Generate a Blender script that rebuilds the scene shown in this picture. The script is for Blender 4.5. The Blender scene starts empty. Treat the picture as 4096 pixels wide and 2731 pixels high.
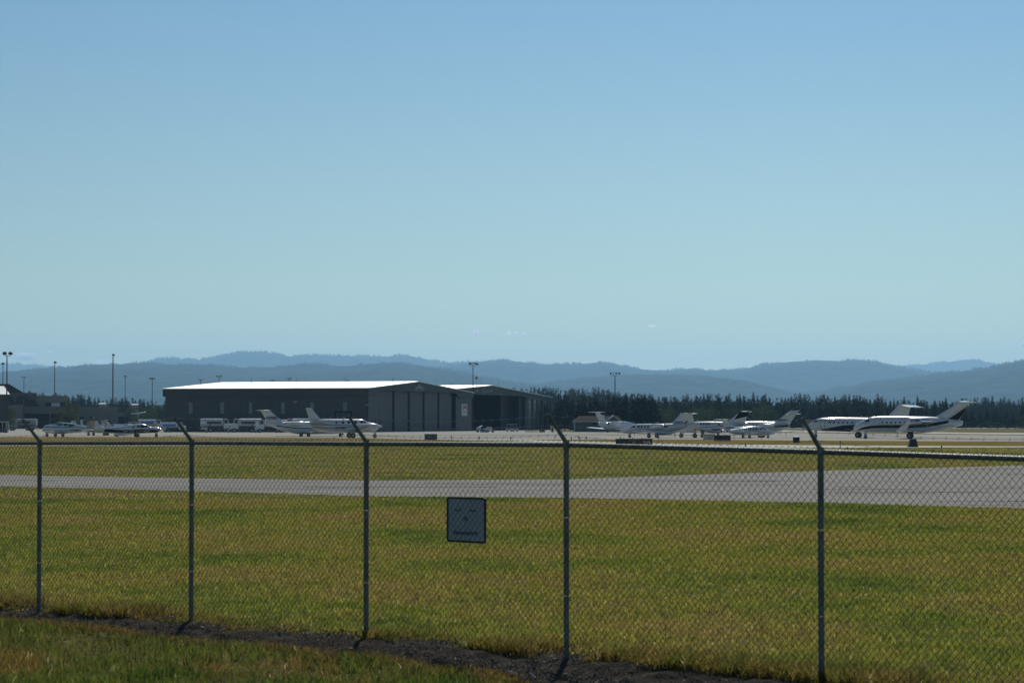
import bpy, math, random
import numpy as np
from mathutils import Vector, Matrix
random.seed(7)
RNG = np.random.default_rng(11)
S = bpy.context.scene
COL = S.collection

# ------------------------------------------------------------------ camera, world, sun, exposure
FPX = 10102.0; CH = 2.6; HOR = 1685.0
PITCH = math.atan((HOR - 1365.5) / FPX)
cam = bpy.data.cameras.new("camera"); camo = bpy.data.objects.new("camera", cam); COL.objects.link(camo)
cam.sensor_width = 22.3; cam.lens = FPX / 4096 * 22.3
cam.clip_start = 0.5; cam.clip_end = 90000
camo.location = (0, 0, CH); camo.rotation_euler = (math.pi / 2 + PITCH, 0, 0)
cam.dof.use_dof = True; cam.dof.focus_distance = 420; cam.dof.aperture_fstop = 4.0
S.camera = camo
S.render.resolution_x = 1024; S.render.resolution_y = 682

SUN_EL, SUN_AZ = 38.0, 5.0        # azimuth to the right of the view direction (+Y)
w = bpy.data.worlds.new("World"); S.world = w; w.use_nodes = True
nt = w.node_tree; nt.nodes.clear()
wo = nt.nodes.new("ShaderNodeOutputWorld"); bg = nt.nodes.new("ShaderNodeBackground")
sk = nt.nodes.new("ShaderNodeTexSky"); sk.sky_type = 'NISHITA'; sk.sun_disc = False
sk.sun_elevation = math.radians(SUN_EL); sk.sun_rotation = math.radians(SUN_AZ)
sk.air_density = 1.0; sk.dust_density = 0.3; sk.ozone_density = 2.2; sk.altitude = 900
bg.inputs[1].default_value = 0.062
tint = nt.nodes.new("ShaderNodeMix"); tint.data_type = 'RGBA'; tint.blend_type = 'MULTIPLY'; tint.inputs[0].default_value = 1
tint.inputs[7].default_value = (0.86, 0.99, 1.0, 1)
wtc = nt.nodes.new("ShaderNodeTexCoord"); wsx = nt.nodes.new("ShaderNodeSeparateXYZ"); nt.links.new(wtc.outputs["Generated"], wsx.inputs[0])
wmr = nt.nodes.new("ShaderNodeMapRange"); wmr.inputs[1].default_value = 0.0; wmr.inputs[2].default_value = 0.17; nt.links.new(wsx.outputs["Z"], wmr.inputs[0])
wmx = nt.nodes.new("ShaderNodeMix"); wmx.data_type = 'RGBA'; wmx.inputs[6].default_value = (1.13, 1.17, 0.93, 1); wmx.inputs[7].default_value = (0.74, 0.955, 1.02, 1); nt.links.new(wmr.outputs[0], wmx.inputs[0])
wmr2 = nt.nodes.new("ShaderNodeMapRange"); wmr2.inputs[1].default_value = -0.22; wmr2.inputs[2].default_value = 0.1; wmr2.inputs[3].default_value = 0.87; wmr2.inputs[4].default_value = 1.0; nt.links.new(wsx.outputs["X"], wmr2.inputs[0])
wsc = nt.nodes.new("ShaderNodeVectorMath"); wsc.operation = 'SCALE'; nt.links.new(wmx.outputs[2], wsc.inputs[0]); nt.links.new(wmr2.outputs[0], wsc.inputs["Scale"]); nt.links.new(wsc.outputs[0], tint.inputs[7])
nt.links.new(sk.outputs[0], tint.inputs[6]); nt.links.new(tint.outputs[2], bg.inputs[0]); nt.links.new(bg.outputs[0], wo.inputs[0])
sl = bpy.data.lights.new("sun", 'SUN'); sl.energy = 3.0; sl.angle = math.radians(0.53); sl.color = (1, 0.95, 0.86)
so = bpy.data.objects.new("sun", sl); COL.objects.link(so)
sd = Vector((math.sin(math.radians(SUN_AZ)) * math.cos(math.radians(SUN_EL)), math.cos(math.radians(SUN_AZ)) * math.cos(math.radians(SUN_EL)), math.sin(math.radians(SUN_EL))))
so.rotation_euler = sd.to_track_quat('Z', 'Y').to_euler()
S.view_settings.view_transform = 'Standard'; S.view_settings.look = 'None'; S.view_settings.exposure = 0.0; S.view_settings.gamma = 1
S.cycles.use_denoising = True
S.cycles.max_bounces = 6; S.cycles.volume_bounces = 5; S.cycles.transparent_max_bounces = 12
S.cycles.sample_clamp_indirect = 6

# ------------------------------------------------------------------ pixel helpers (photo pixels, 4096 wide)
CP, SP = math.cos(PITCH), math.sin(PITCH)
def ray(x, y):
    cx = (x - 2048) / FPX; cy = (1365.5 - y) / FPX
    return (cx, CP - cy * SP, SP + cy * CP)
def at(x, y, Y):
    d = ray(x, y); t = Y / d[1]
    return Vector((d[0] * t, Y, CH + d[2] * t))
def gp(x, y, z=0.0):
    d = ray(x, y); t = (z - CH) / d[2]
    return Vector((d[0] * t, d[1] * t, z))
def YG(y): return 26265.0 / (y - 1685.0)

# ------------------------------------------------------------------ noise
def vnoise(x, y, seed=0):
    x = np.asarray(x, float); y = np.asarray(y, float)
    xi = np.floor(x).astype(np.int64); yi = np.floor(y).astype(np.int64); xf = x - xi; yf = y - yi
    def h(a, b):
        n = (a * 374761393 + b * 668265263 + seed * 974711) & 0xffffffff
        n = ((n ^ (n >> 13)) * 1274126177) & 0xffffffff
        return ((n ^ (n >> 16)) & 0xffff) / 65535.0
    u = xf * xf * (3 - 2 * xf); v = yf * yf * (3 - 2 * yf)
    return (h(xi, yi) * (1 - u) + h(xi + 1, yi) * u) * (1 - v) + (h(xi, yi + 1) * (1 - u) + h(xi + 1, yi + 1) * u) * v
def fbm(x, y, o=4, seed=0):
    r = 0; a = 0.5
    for i in range(o):
        r = r + a * vnoise(np.asarray(x) * 2 ** i, np.asarray(y) * 2 ** i, seed + i); a *= 0.5
    return r

# ------------------------------------------------------------------ materials
MATS = {}
def newmat(name):
    m = bpy.data.materials.new(name); m.use_nodes = True; m.node_tree.nodes.clear()
    return m, m.node_tree
def pm(name, col, rough=0.6, metal=0.0, coat=0.0, var=0.06, vscale=2.0, bump=0.0, bscale=20.0, emit=0.0, spec=0.5):
    if name in MATS: return MATS[name]
    m, t = newmat(name); N = t.nodes.new; L = t.links.new
    o = N("ShaderNodeOutputMaterial"); b = N("ShaderNodeBsdfPrincipled"); L(b.outputs[0], o.inputs[0])
    tc = N("ShaderNodeTexCoord"); n = N("ShaderNodeTexNoise"); n.inputs["Scale"].default_value = vscale; n.inputs["Detail"].default_value = 5
    L(tc.outputs["Object"], n.inputs["Vector"])
    r = N("ShaderNodeValToRGB"); r.color_ramp.elements[0].position = 0.3; r.color_ramp.elements[1].position = 0.7
    r.color_ramp.elements[0].color = tuple(max(0, c * (1 - var)) for c in col) + (1,)
    r.color_ramp.elements[1].color = tuple(min(1, c * (1 + var)) for c in col) + (1,)
    L(n.outputs["Fac"], r.inputs[0]); L(r.outputs[0], b.inputs["Base Color"])
    b.inputs["Roughness"].default_value = rough; b.inputs["Metallic"].default_value = metal
    b.inputs["Coat Weight"].default_value = coat; b.inputs["Coat Roughness"].default_value = 0.08
    b.inputs["Specular IOR Level"].default_value = spec
    if bump:
        n2 = N("ShaderNodeTexNoise"); n2.inputs["Scale"].default_value = bscale; n2.inputs["Detail"].default_value = 4
        L(tc.outputs["Object"], n2.inputs["Vector"])
        bp = N("ShaderNodeBump"); bp.inputs["Strength"].default_value = bump; bp.inputs["Distance"].default_value = 0.05
        L(n2.outputs["Fac"], bp.inputs["Height"]); L(bp.outputs[0], b.inputs["Normal"])
    if emit:
        b.inputs["Emission Color"].default_value = tuple(col) + (1,); b.inputs["Emission Strength"].default_value = emit
    MATS[name] = m; return m

def ribbed(name, col, rough, metal, axis, pitch, depth=0.5, var=0.08, spec=0.5, weather=0.1):
    """sheet metal with ribs along world axis"""
    m, t = newmat(name); N = t.nodes.new; L = t.links.new
    o = N("ShaderNodeOutputMaterial"); b = N("ShaderNodeBsdfPrincipled"); L(b.outputs[0], o.inputs[0])
    g = N("ShaderNodeNewGeometry"); dp = N("ShaderNodeVectorMath"); dp.operation = 'DOT_PRODUCT'
    dp.inputs[1].default_value = tuple(a / pitch for a in axis); L(g.outputs["Position"], dp.inputs[0])
    fr = N("ShaderNodeMath"); fr.operation = 'FRACT'; L(dp.outputs["Value"], fr.inputs[0])
    pw = N("ShaderNodeMath"); pw.operation = 'COMPARE'; pw.inputs[1].default_value = 0.5; pw.inputs[2].default_value = 0.14; L(fr.outputs[0], pw.inputs[0])
    bp = N("ShaderNodeBump"); bp.inputs["Strength"].default_value = depth; bp.inputs["Distance"].default_value = 0.04
    L(pw.outputs[0], bp.inputs["Height"]); L(bp.outputs[0], b.inputs["Normal"])
    n = N("ShaderNodeTexNoise"); n.inputs["Scale"].default_value = 0.12; n.inputs["Detail"].default_value = 8; L(g.outputs["Position"], n.inputs["Vector"])
    fl = N("ShaderNodeMath"); fl.operation = 'FLOOR'; L(dp.outputs["Value"], fl.inputs[0])
    wn = N("ShaderNodeTexWhiteNoise"); wn.noise_dimensions = '1D'; L(fl.outputs[0], wn.inputs["W"])
    ad = N("ShaderNodeMath"); ad.operation = 'MULTIPLY_ADD'; ad.inputs[1].default_value = 0.25; L(wn.outputs["Value"], ad.inputs[0]); L(n.outputs["Fac"], ad.inputs[2])
    r = N("ShaderNodeValToRGB"); r.color_ramp.elements[0].position = 0.35; r.color_ramp.elements[1].position = 0.85
    r.color_ramp.elements[0].color = tuple(c * (1 - var - weather) for c in col) + (1,); r.color_ramp.elements[1].color = tuple(min(1, c * (1 + var)) for c in col) + (1,)
    L(ad.outputs[0], r.inputs[0]); L(r.outputs[0], b.inputs["Base Color"])
    b.inputs["Roughness"].default_value = rough; b.inputs["Metallic"].default_value = metal; b.inputs["Specular IOR Level"].default_value = spec
    MATS[name] = m; return m

def grass_nodes(t, dark=1.0):
    """world-position colour patches shared by the ground sheet and the blades"""
    N = t.nodes.new; L = t.links.new
    g = N("ShaderNodeNewGeometry")
    mp = N("ShaderNodeMapping"); mp.inputs["Scale"].default_value = (0.16, 0.10, 0.0); L(g.outputs["Position"], mp.inputs["Vector"])
    n1 = N("ShaderNodeTexNoise"); n1.inputs["Scale"].default_value = 1.0; n1.inputs["Detail"].default_value = 6; n1.inputs["Roughness"].default_value = 0.62
    L(mp.outputs[0], n1.inputs["Vector"])
    mp2 = N("ShaderNodeMapping"); mp2.inputs["Scale"].default_value = (2.6, 1.5, 0.0); L(g.outputs["Position"], mp2.inputs["Vector"])
    n2 = N("ShaderNodeTexNoise"); n2.inputs["Scale"].default_value = 1.0; n2.inputs["Detail"].default_value = 7; n2.inputs["Roughness"].default_value = 0.7
    L(mp2.outputs[0], n2.inputs["Vector"])
    mx = N("ShaderNodeMath"); mx.operation = 'MULTIPLY_ADD'; mx.inputs[1].default_value = 0.45; L(n2.outputs["Fac"], mx.inputs[0])
    ml = N("ShaderNodeMath"); ml.operation = 'MULTIPLY'; ml.inputs[1].default_value = 0.74; L(n1.outputs["Fac"], ml.inputs[0]); L(ml.outputs[0], mx.inputs[2])
    r = N("ShaderNodeValToRGB"); e = r.color_ramp.elements
    e[0].position = 0.44; e[0].color = (0.062 * dark, 0.088 * dark, 0.024 * dark, 1)
    e[1].position = 0.72; e[1].color = (0.23 * dark, 0.155 * dark, 0.078 * dark, 1)
    a = e.new(0.53); a.color = (0.135 * dark, 0.148 * dark, 0.034 * dark, 1)
    a = e.new(0.60); a.color = (0.20 * dark, 0.17 * dark, 0.052 * dark, 1)
    L(mx.outputs[0], r.inputs[0])
    return r, g, n2
def ground_mat():
    m, t = newmat("dry_grass_ground"); N = t.nodes.new; L = t.links.new
    o = N("ShaderNodeOutputMaterial"); b = N("ShaderNodeBsdfPrincipled"); L(b.outputs[0], o.inputs[0])
    r, g, n2 = grass_nodes(t, 0.8)
    L(r.outputs[0], b.inputs["Base Color"]); b.inputs["Roughness"].default_value = 0.95; b.inputs["Specular IOR Level"].default_value = 0.05
    n3 = N("ShaderNodeTexNoise"); n3.inputs["Scale"].default_value = 7; n3.inputs["Detail"].default_value = 6; L(g.outputs["Position"], n3.inputs["Vector"])
    bp = N("ShaderNodeBump"); bp.inputs["Strength"].default_value = 1; bp.inputs["Distance"].default_value = 0.12; L(n3.outputs["Fac"], bp.inputs["Height"]); L(bp.outputs[0], b.inputs["Normal"])
    return m
def blade_mat(name, dark=1.0, mul=(1, 1, 1)):
    m, t = newmat(name); N = t.nodes.new; L = t.links.new
    o = N("ShaderNodeOutputMaterial")
    r, g, n2 = grass_nodes(t, dark)
    wn = N("ShaderNodeTexWhiteNoise"); wn.noise_dimensions = '3D'
    sn = N("ShaderNodeVectorMath"); sn.operation = 'SNAP'; sn.inputs[1].default_value = (0.05, 0.05, 9); L(g.outputs["Position"], sn.inputs[0]); L(sn.outputs[0], wn.inputs["Vector"])
    mr = N("ShaderNodeMapRange"); mr.inputs[3].default_value = 0.5; mr.inputs[4].default_value = 1.7; L(wn.outputs["Value"], mr.inputs[0])
    gl = N("ShaderNodeMath"); gl.operation = 'GREATER_THAN'; gl.inputs[1].default_value = 0.993; L(wn.outputs["Value"], gl.inputs[0])
    pb = N("ShaderNodeMix"); pb.data_type = 'RGBA'; pb.inputs[7].default_value = (0.34, 0.31, 0.2, 1); L(gl.outputs[0], pb.inputs[0]); L(r.outputs[0], pb.inputs[6])  # a few random blades coloured pale, painting glints into the grass
    mx = N("ShaderNodeVectorMath"); mx.operation = 'SCALE'; L(pb.outputs[2], mx.inputs[0]); L(mr.outputs[0], mx.inputs["Scale"])
    m2 = N("ShaderNodeVectorMath"); m2.operation = 'MULTIPLY'; m2.inputs[1].default_value = mul; L(mx.outputs[0], m2.inputs[0])
    d = N("ShaderNodeBsdfPrincipled"); d.inputs["Roughness"].default_value = 0.5; d.inputs["Specular IOR Level"].default_value = 0.3; L(m2.outputs[0], d.inputs["Base Color"])
    tr = N("ShaderNodeBsdfTranslucent"); sc = N("ShaderNodeVectorMath"); sc.operation = 'MULTIPLY'; sc.inputs[1].default_value = (1.4, 1.45, 0.9); L(m2.outputs[0], sc.inputs[0]); L(sc.outputs[0], tr.inputs[0])
    ms = N("ShaderNodeMixShader"); ms.inputs[0].default_value = 0.5; L(d.outputs[0], ms.inputs[1]); L(tr.outputs[0], ms.inputs[2]); L(ms.outputs[0], o.inputs[0])
    return m
def pave_mat(name, col, streak=0.2, fine=0.12, rough=0.95, spec=0.08):
    m, t = newmat(name); N = t.nodes.new; L = t.links.new
    o = N("ShaderNodeOutputMaterial"); b = N("ShaderNodeBsdfPrincipled"); L(b.outputs[0], o.inputs[0])
    g = N("ShaderNodeNewGeometry")
    mp = N("ShaderNodeMapping"); mp.inputs["Scale"].default_value = (0.05, 0.55, 0); mp.inputs["Rotation"].default_value = (0, 0, math.radians(3)); L(g.outputs["Position"], mp.inputs["Vector"])
    n1 = N("ShaderNodeTexNoise"); n1.inputs["Scale"].default_value = 1; n1.inputs["Detail"].default_value = 8; n1.inputs["Roughness"].default_value = 0.7; L(mp.outputs[0], n1.inputs["Vector"])
    n2 = N("ShaderNodeTexNoise"); n2.inputs["Scale"].default_value = 9; n2.inputs["Detail"].default_value = 5; L(g.outputs["Position"], n2.inputs["Vector"])
    r = N("ShaderNodeValToRGB"); r.color_ramp.elements[0].position = 0.32; r.color_ramp.elements[1].position = 0.68
    r.color_ramp.elements[0].color = tuple(c * (1 - streak) for c in col) + (1,); r.color_ramp.elements[1].color = tuple(c * (1 + streak) for c in col) + (1,)
    L(n1.outputs["Fac"], r.inputs[0])
    mr = N("ShaderNodeMapRange"); mr.inputs[1].default_value = 0.3; mr.inputs[2].default_value = 0.7; mr.inputs[3].default_value = 1 - fine; mr.inputs[4].default_value = 1 + fine; L(n2.outputs["Fac"], mr.inputs[0])
    sc = N("ShaderNodeVectorMath"); sc.operation = 'SCALE'; L(r.outputs[0], sc.inputs[0]); L(mr.outputs[0], sc.inputs["Scale"]); L(sc.outputs[0], b.inputs["Base Color"])
    b.inputs["Roughness"].default_value = rough; b.inputs["Specular IOR Level"].default_value = spec
    bp = N("ShaderNodeBump"); bp.inputs["Strength"].default_value = 0.5; bp.inputs["Distance"].default_value = 0.01; L(n2.outputs["Fac"], bp.inputs["Height"]); L(bp.outputs[0], b.inputs["Normal"])
    MATS[name] = m; return m
def leaf_mat(name, c1, c2, trans=0.3):
    m, t = newmat(name); N = t.nodes.new; L = t.links.new
    o = N("ShaderNodeOutputMaterial"); oi = N("ShaderNodeObjectInfo"); tc = N("ShaderNodeTexCoord")
    n = N("ShaderNodeTexNoise"); n.inputs["Scale"].default_value = 1.1; n.inputs["Detail"].default_value = 5; L(tc.outputs["Object"], n.inputs["Vector"])
    a = N("ShaderNodeMath"); a.operation = 'MULTIPLY_ADD'; a.inputs[1].default_value = 0.35; L(oi.outputs["Random"], a.inputs[0]); L(n.outputs["Fac"], a.inputs[2])
    r = N("ShaderNodeValToRGB"); r.color_ramp.elements[0].position = 0.4; r.color_ramp.elements[1].position = 0.95; r.color_ramp.elements[0].color = c1 + (1,); r.color_ramp.elements[1].color = c2 + (1,)
    L(a.outputs[0], r.inputs[0])
    d = N("ShaderNodeBsdfPrincipled"); d.inputs["Roughness"].default_value = 0.9; d.inputs["Specular IOR Level"].default_value = 0.02; L(r.outputs[0], d.inputs["Base Color"])
    tr = N("ShaderNodeBsdfTranslucent"); L(r.outputs[0], tr.inputs[0])
    ms = N("ShaderNodeMixShader"); ms.inputs[0].default_value = trans; L(d.outputs[0], ms.inputs[1]); L(tr.outputs[0], ms.inputs[2]); L(ms.outputs[0], o.inputs[0])
    MATS[name] = m; return m

WHITE = pm("aircraft_white_paint", (0.60, 0.61, 0.63), 0.24, coat=0.6, var=0.05)
GREYP = pm("pale_grey_paint", (0.5, 0.52, 0.54), 0.35, coat=0.3)
BLACKP = pm("gloss_black_paint", (0.010, 0.011, 0.014), 0.5, spec=0.12)
DBLUE = pm("dark_blue_paint", (0.014, 0.022, 0.05), 0.5, spec=0.12)
TAN = pm("tan_paint", (0.36, 0.3, 0.24), 0.4)
GREENP = pm("dark_green_paint", (0.03, 0.09, 0.07), 0.4)
BROWNP = pm("brown_paint", (0.2, 0.09, 0.06), 0.4)
REDP = pm("red_paint", (0.45, 0.03, 0.03), 0.4)
TYRE = pm("rubber", (0.018, 0.018, 0.02), 0.85)
HUB = pm("wheel_hub", (0.4, 0.4, 0.4), 0.4, metal=0.6)
CHROME = pm("polished_metal", (0.75, 0.76, 0.78), 0.16, metal=1.0)
METAL = pm("strut_metal", (0.45, 0.46, 0.48), 0.4, metal=0.8)
DGLASS = pm("dark_cabin_glass", (0.014, 0.018, 0.024), 0.2, var=0.2, spec=0.3)
TGLASS = pm("green_tinted_glass", (0.03, 0.13, 0.13), 0.1, var=0.15)
DARKM = pm("dark_steel", (0.035, 0.04, 0.045), 0.55)
DARKHOLE = pm("dark_opening", (0.01, 0.01, 0.012), 0.9)
BLUEP = pm("blue_paint", (0.03, 0.16, 0.5), 0.4, coat=0.3)
TRUCKW = pm("truck_white_paint", (0.62, 0.64, 0.66), 0.35, coat=0.3, var=0.1)
TRUCKG = pm("truck_grey_paint", (0.3, 0.33, 0.32), 0.45, var=0.15)
ORANGE = pm("orange_plastic", (0.7, 0.12, 0.02), 0.5)
GALV = pm("galvanised_coated_steel", (0.165, 0.185, 0.175), 0.5, metal=0.3, var=0.35, vscale=9)
WIREM = pm("fence_wire", (0.045, 0.055, 0.058), 0.45, metal=0.3, var=0.2)
CONC = pm("pale_concrete", (0.42, 0.42, 0.4), 0.8)

# ------------------------------------------------------------------ mesh builder
class MB:
    def __init__(s): s.v = []; s.f = []; s.m = []
    def add(s, V, F, mi=0):
        o = len(s.v); s.v += [tuple(p) for p in V]; s.f += [tuple(i + o for i in f) for f in F]; s.m += [mi] * len(F); return s
    def box(s, x0, x1, y0, y1, z0, z1, mi=0):
        V = [(x, y, z) for z in (z0, z1) for y in (y0, y1) for x in (x0, x1)]
        return s.add(V, [(0, 2, 3, 1), (4, 5, 7, 6), (0, 1, 5, 4), (2, 6, 7, 3), (0, 4, 6, 2), (1, 3, 7, 5)], mi)
    def tube(s, a, b, r, n=8, r2=None, mi=0, cap=True):
        a = Vector(a); b = Vector(b); d = (b - a).normalized(); r2 = r if r2 is None else r2
        u = d.cross(Vector((0, 0, 1)) if abs(d.z) < 0.9 else Vector((1, 0, 0))).normalized(); v = d.cross(u)
        V = []
        for p, q in ((a, r), (b, r2)):
            for i in range(n):
                t = 2 * math.pi * i / n; V.append(p + u * (q * math.cos(t)) + v * (q * math.sin(t)))
        F = [(i, (i + 1) % n, n + (i + 1) % n, n + i) for i in range(n)]
        if cap: F += [tuple(range(n - 1, -1, -1)), tuple(range(n, 2 * n))]
        return s.add(V, F, mi)
    def loft(s, rings, close=True, mi=0):
        n = len(rings[0]); V = [p for r in rings for p in r]; F = []
        for k in range(len(rings) - 1):
            for i in range(n):
                F.append((k * n + i, k * n + (i + 1) % n, (k + 1) * n + (i + 1) % n, (k + 1) * n + i))
        if close: F += [tuple(range(n - 1, -1, -1)), tuple((len(rings) - 1) * n + i for i in range(n))]
        return s.add(V, F, mi)
    def prism(s, P, d, mi=0):
        """polygon P (3d points) extruded by vector d"""
        n = len(P); P = [Vector(p) for p in P]; V = P + [p + Vector(d) for p in P]
        return s.add(V, [tuple(range(n)), tuple(range(2 * n - 1, n - 1, -1))] + [(i, n + i, n + (i + 1) % n, (i + 1) % n) for i in range(n)], mi)
    def build(s, name, mats, parent=None, smooth=False, off=None):
        me = bpy.data.meshes.new(name); V = s.v
        if off is not None: V = [(p[0] - off[0], p[1] - off[1], p[2] - off[2]) for p in V]
        me.from_pydata(V, [], s.f)
        mats = mats if isinstance(mats, (list, tuple)) else [mats]
        for m in mats: me.materials.append(m)
        if len(mats) > 1: me.polygons.foreach_set("material_index", s.m)
        if smooth: me.polygons.foreach_set("use_smooth", [True] * len(me.polygons))
        me.update()
        import bmesh
        b = bmesh.new(); b.from_mesh(me); bmesh.ops.recalc_face_normals(b, faces=b.faces); b.to_mesh(me); b.free()
        if smooth: me.set_sharp_from_angle(angle=math.radians(42))
        o = bpy.data.objects.new(name, me); COL.objects.link(o)
        if parent is not None: o.parent = parent
        return o
def npmesh(name, V, F, mat, parent=None):
    """fast triangles"""
    me = bpy.data.meshes.new(name); V = np.asarray(V, np.float32); F = np.asarray(F, np.int32); k = F.shape[1]
    me.vertices.add(len(V)); me.vertices.foreach_set("co", V.ravel()); me.loops.add(F.size); me.loops.foreach_set("vertex_index", F.ravel())
    me.polygons.add(len(F)); me.polygons.foreach_set("loop_start", np.arange(0, F.size, k, dtype=np.int32)); me.polygons.foreach_set("loop_total", np.full(len(F), k, np.int32))
    me.materials.append(mat); me.update(calc_edges=True)
    o = bpy.data.objects.new(name, me); COL.objects.link(o)
    if parent is not None: o.parent = parent
    return o
def empty(name, loc, rz=0.0):
    o = bpy.data.objects.new(name, None); COL.objects.link(o); o.location = loc; o.rotation_euler = (0, 0, rz); o.empty_display_size = 0.5; return o
def tag(o, label=None, cat=None, group=None, kind=None):
    if label: o["label"] = label
    if cat: o["category"] = cat
    if group: o["group"] = group
    if kind: o["kind"] = kind
    return o
def copy_tree(o, parent=None):
    c = o.copy(); COL.objects.link(c)
    if parent is not None: c.parent = parent
    for ch in list(o.children): copy_tree(ch, c)
    return c
def text_pts(s, size=1.0, shear=0.0, bold=0.02):
    """triangulated flat lettering: verts (x, y) with width, faces"""
    cu = bpy.data.curves.new("t", 'FONT'); cu.body = s; cu.size = size; cu.shear = shear; cu.offset = bold; cu.fill_mode = 'BOTH'; cu.resolution_u = 3
    ob = bpy.data.objects.new("t", cu); COL.objects.link(ob)
    me = bpy.data.meshes.new_from_object(ob)
    V = [(v.co.x, v.co.y) for v in me.vertices]; F = [tuple(p.vertices) for p in me.polygons]
    COL.objects.unlink(ob); bpy.data.objects.remove(ob); bpy.data.curves.remove(cu); bpy.data.meshes.remove(me)
    xs = [p[0] for p in V]; ys = [p[1] for p in V]
    x0, x1, y0, y1 = min(xs), max(xs), min(ys), max(ys)
    return [((x - x0) / (x1 - x0), (y - y0) / (y1 - y0)) for x, y in V], F

# ------------------------------------------------------------------ terrain
def TZ(X, Y):
    X = np.asarray(X, float); Y = np.asarray(Y, float)
    # distance beyond the fence line
    t = np.clip((Y - 24.0) / 46.0, 0, 1); t = t * t * (3 - 2 * t)
    z = 0.26 * (1 - t)
    near = np.clip((45 - Y) / 10, 0, 1)
    z = z + near * (fbm(X * 0.7, Y * 0.7, 3, 5) - 0.44) * 0.10
    dF = ((X - FA[0]) * FN[0] + (Y - FA[1]) * FN[1])      # + on the camera side of the fence
    m = np.exp(-((dF - 1.9) / 0.7) ** 2) * 0.07 * np.clip((1.5 - X) / 3, 0, 1)
    d = -np.exp(-((dF - 0.75) / 0.45) ** 2) * 0.07
    return z + m + d
FA = (-5.81, 31.1); FD = (8.54, -8.74)                    # fence line, photo posts t = 0 .. 1
_l = math.hypot(*FD); FU = (FD[0] / _l, FD[1] / _l); FN = (FU[1], -FU[0])   # FN points to the camera side
ys = np.concatenate([np.linspace(-200, 14, 12), np.arange(15, 60, 0.3), np.geomspace(60, 33000, 96)])
xs = np.concatenate([-np.geomspace(14, 11200, 44)[::-1], np.arange(-13.7, 13.8, 0.3), np.geomspace(14, 11200, 44)])
XX, YY = np.meshgrid(xs, ys); ZZ = TZ(XX, YY)
nx = len(xs); ii = np.arange(nx - 1)[None, :] + nx * np.arange(len(ys) - 1)[:, None]
GF = np.stack([ii, ii + 1, ii + nx + 1, ii + nx], -1).reshape(-1, 4)
gm = ground_mat()
def verge_mat():
    m, t = newmat("golden_verge_turf"); N = t.nodes.new; L = t.links.new; o = N("ShaderNodeOutputMaterial"); b = N("ShaderNodeBsdfPrincipled"); L(b.outputs[0], o.inputs[0])
    r, g, n2 = grass_nodes(t, 1.0); v = N("ShaderNodeVectorMath"); v.operation = 'MULTIPLY'; v.inputs[1].default_value = (1.25, 1.10, 1.05); L(r.outputs[0], v.inputs[0]); L(v.outputs[0], b.inputs["Base Color"]); b.inputs["Roughness"].default_value = 1.0; b.inputs["Specular IOR Level"].default_value = 0.0
    return m
gv = verge_mat()
g = npmesh("ground", np.stack([XX, YY, ZZ], -1).reshape(-1, 3), GF, gm); tag(g, kind="structure")
g.data.polygons.foreach_set("use_smooth", [True] * len(g.data.polygons))

def sheet(name, pts, z, mat):
    o = MB().add([(p.x, p.y, z) for p in pts], [tuple(range(len(pts)))]).build(name, mat); tag(o, kind="structure"); return o
def sheet_px(name, top, bot, z, mat):
    return sheet(name, [gp(x, y, z) for x, y in top] + [gp(x, y, z) for x, y in reversed(bot)], z, mat)
ASPH = pave_mat("worn_asphalt", (0.31, 0.29, 0.25), 0.2, 0.5)
APRON = pave_mat("pale_apron_asphalt", (0.40, 0.375, 0.31), 0.12, 0.08)
LIGHTP = pave_mat("pale_taxiway", (0.62, 0.59, 0.50), 0.08, 0.06)
TARM = pave_mat("tar_seal", (0.05, 0.048, 0.046), 0.2, 0.1)
DIRT = pm("dark_soil", (0.085, 0.074, 0.060), 1.0, var=0.5, vscale=6, bump=1.0, bscale=26, spec=0.0)
sheet_px("taxiway", [(-900, 1893), (0, 1898), (700, 1911), (1463, 1921), (2264, 1916), (2856, 1895), (3280, 1882), (4096, 1860), (5000, 1842)],
         [(-900, 1935), (0, 1945), (700, 1962), (1463, 1984), (2264, 1990), (2856, 2003), (3280, 2011), (4096, 2034), (5000, 2065)], 0.012, ASPH)
sheet_px("apron", [(-900, 1711), (660, 1711), (2230, 1716), (2240, 1727.5), (2500, 1728), (3150, 1730), (3900, 1738.5), (4300, 1743), (5000, 1750)],
         [(-900, 1783), (2000, 1782), (2600, 1785), (3200, 1791), (3600, 1789), (4096, 1788), (5000, 1787)], 0.012, APRON)
sheet_px("taxiway", [(-900, 1765.5), (2000, 1765), (2136, 1759.5), (2300, 1763.5), (2560, 1769), (2800, 1774), (3200, 1779), (3900, 1783), (5000, 1784)],
         [(-900, 1783), (2000, 1782), (2600, 1785), (3200, 1791), (3600, 1789), (4096, 1788), (5000, 1787)], 0.03, LIGHTP)
sheet_px("grass_verge", [(-900, 1747), (0, 1747), (700, 1746.5), (1250, 1750.5), (1500, 1752.5), (1700, 1757), (1900, 1761), (2000, 1763), (2130, 1764.2)],
         [(-900, 1765.5), (1500, 1765.5), (2130, 1765.2)], 0.045, gv)
sheet_px("grass_verge", [(2136, 1757.8), (2400, 1757), (2800, 1757), (3200, 1761), (3900, 1764.5), (5000, 1767)],
         [(2136, 1759), (2300, 1763.5), (2560, 1769), (2800, 1774), (3200, 1779), (3900, 1783), (5000, 1784)], 0.045, gv)
sheet_px("runway", [(2900, 1717), (3150, 1720.5), (3900, 1730), (5000, 1736)], [(2900, 1724), (3150, 1727), (3900, 1735), (5000, 1745)], 0.012, LIGHTP)
sheet_px("road", [(3000, 1711.5), (5200, 1711.5)], [(3000, 1713), (5200, 1713)], 0.012, LIGHTP)
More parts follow.
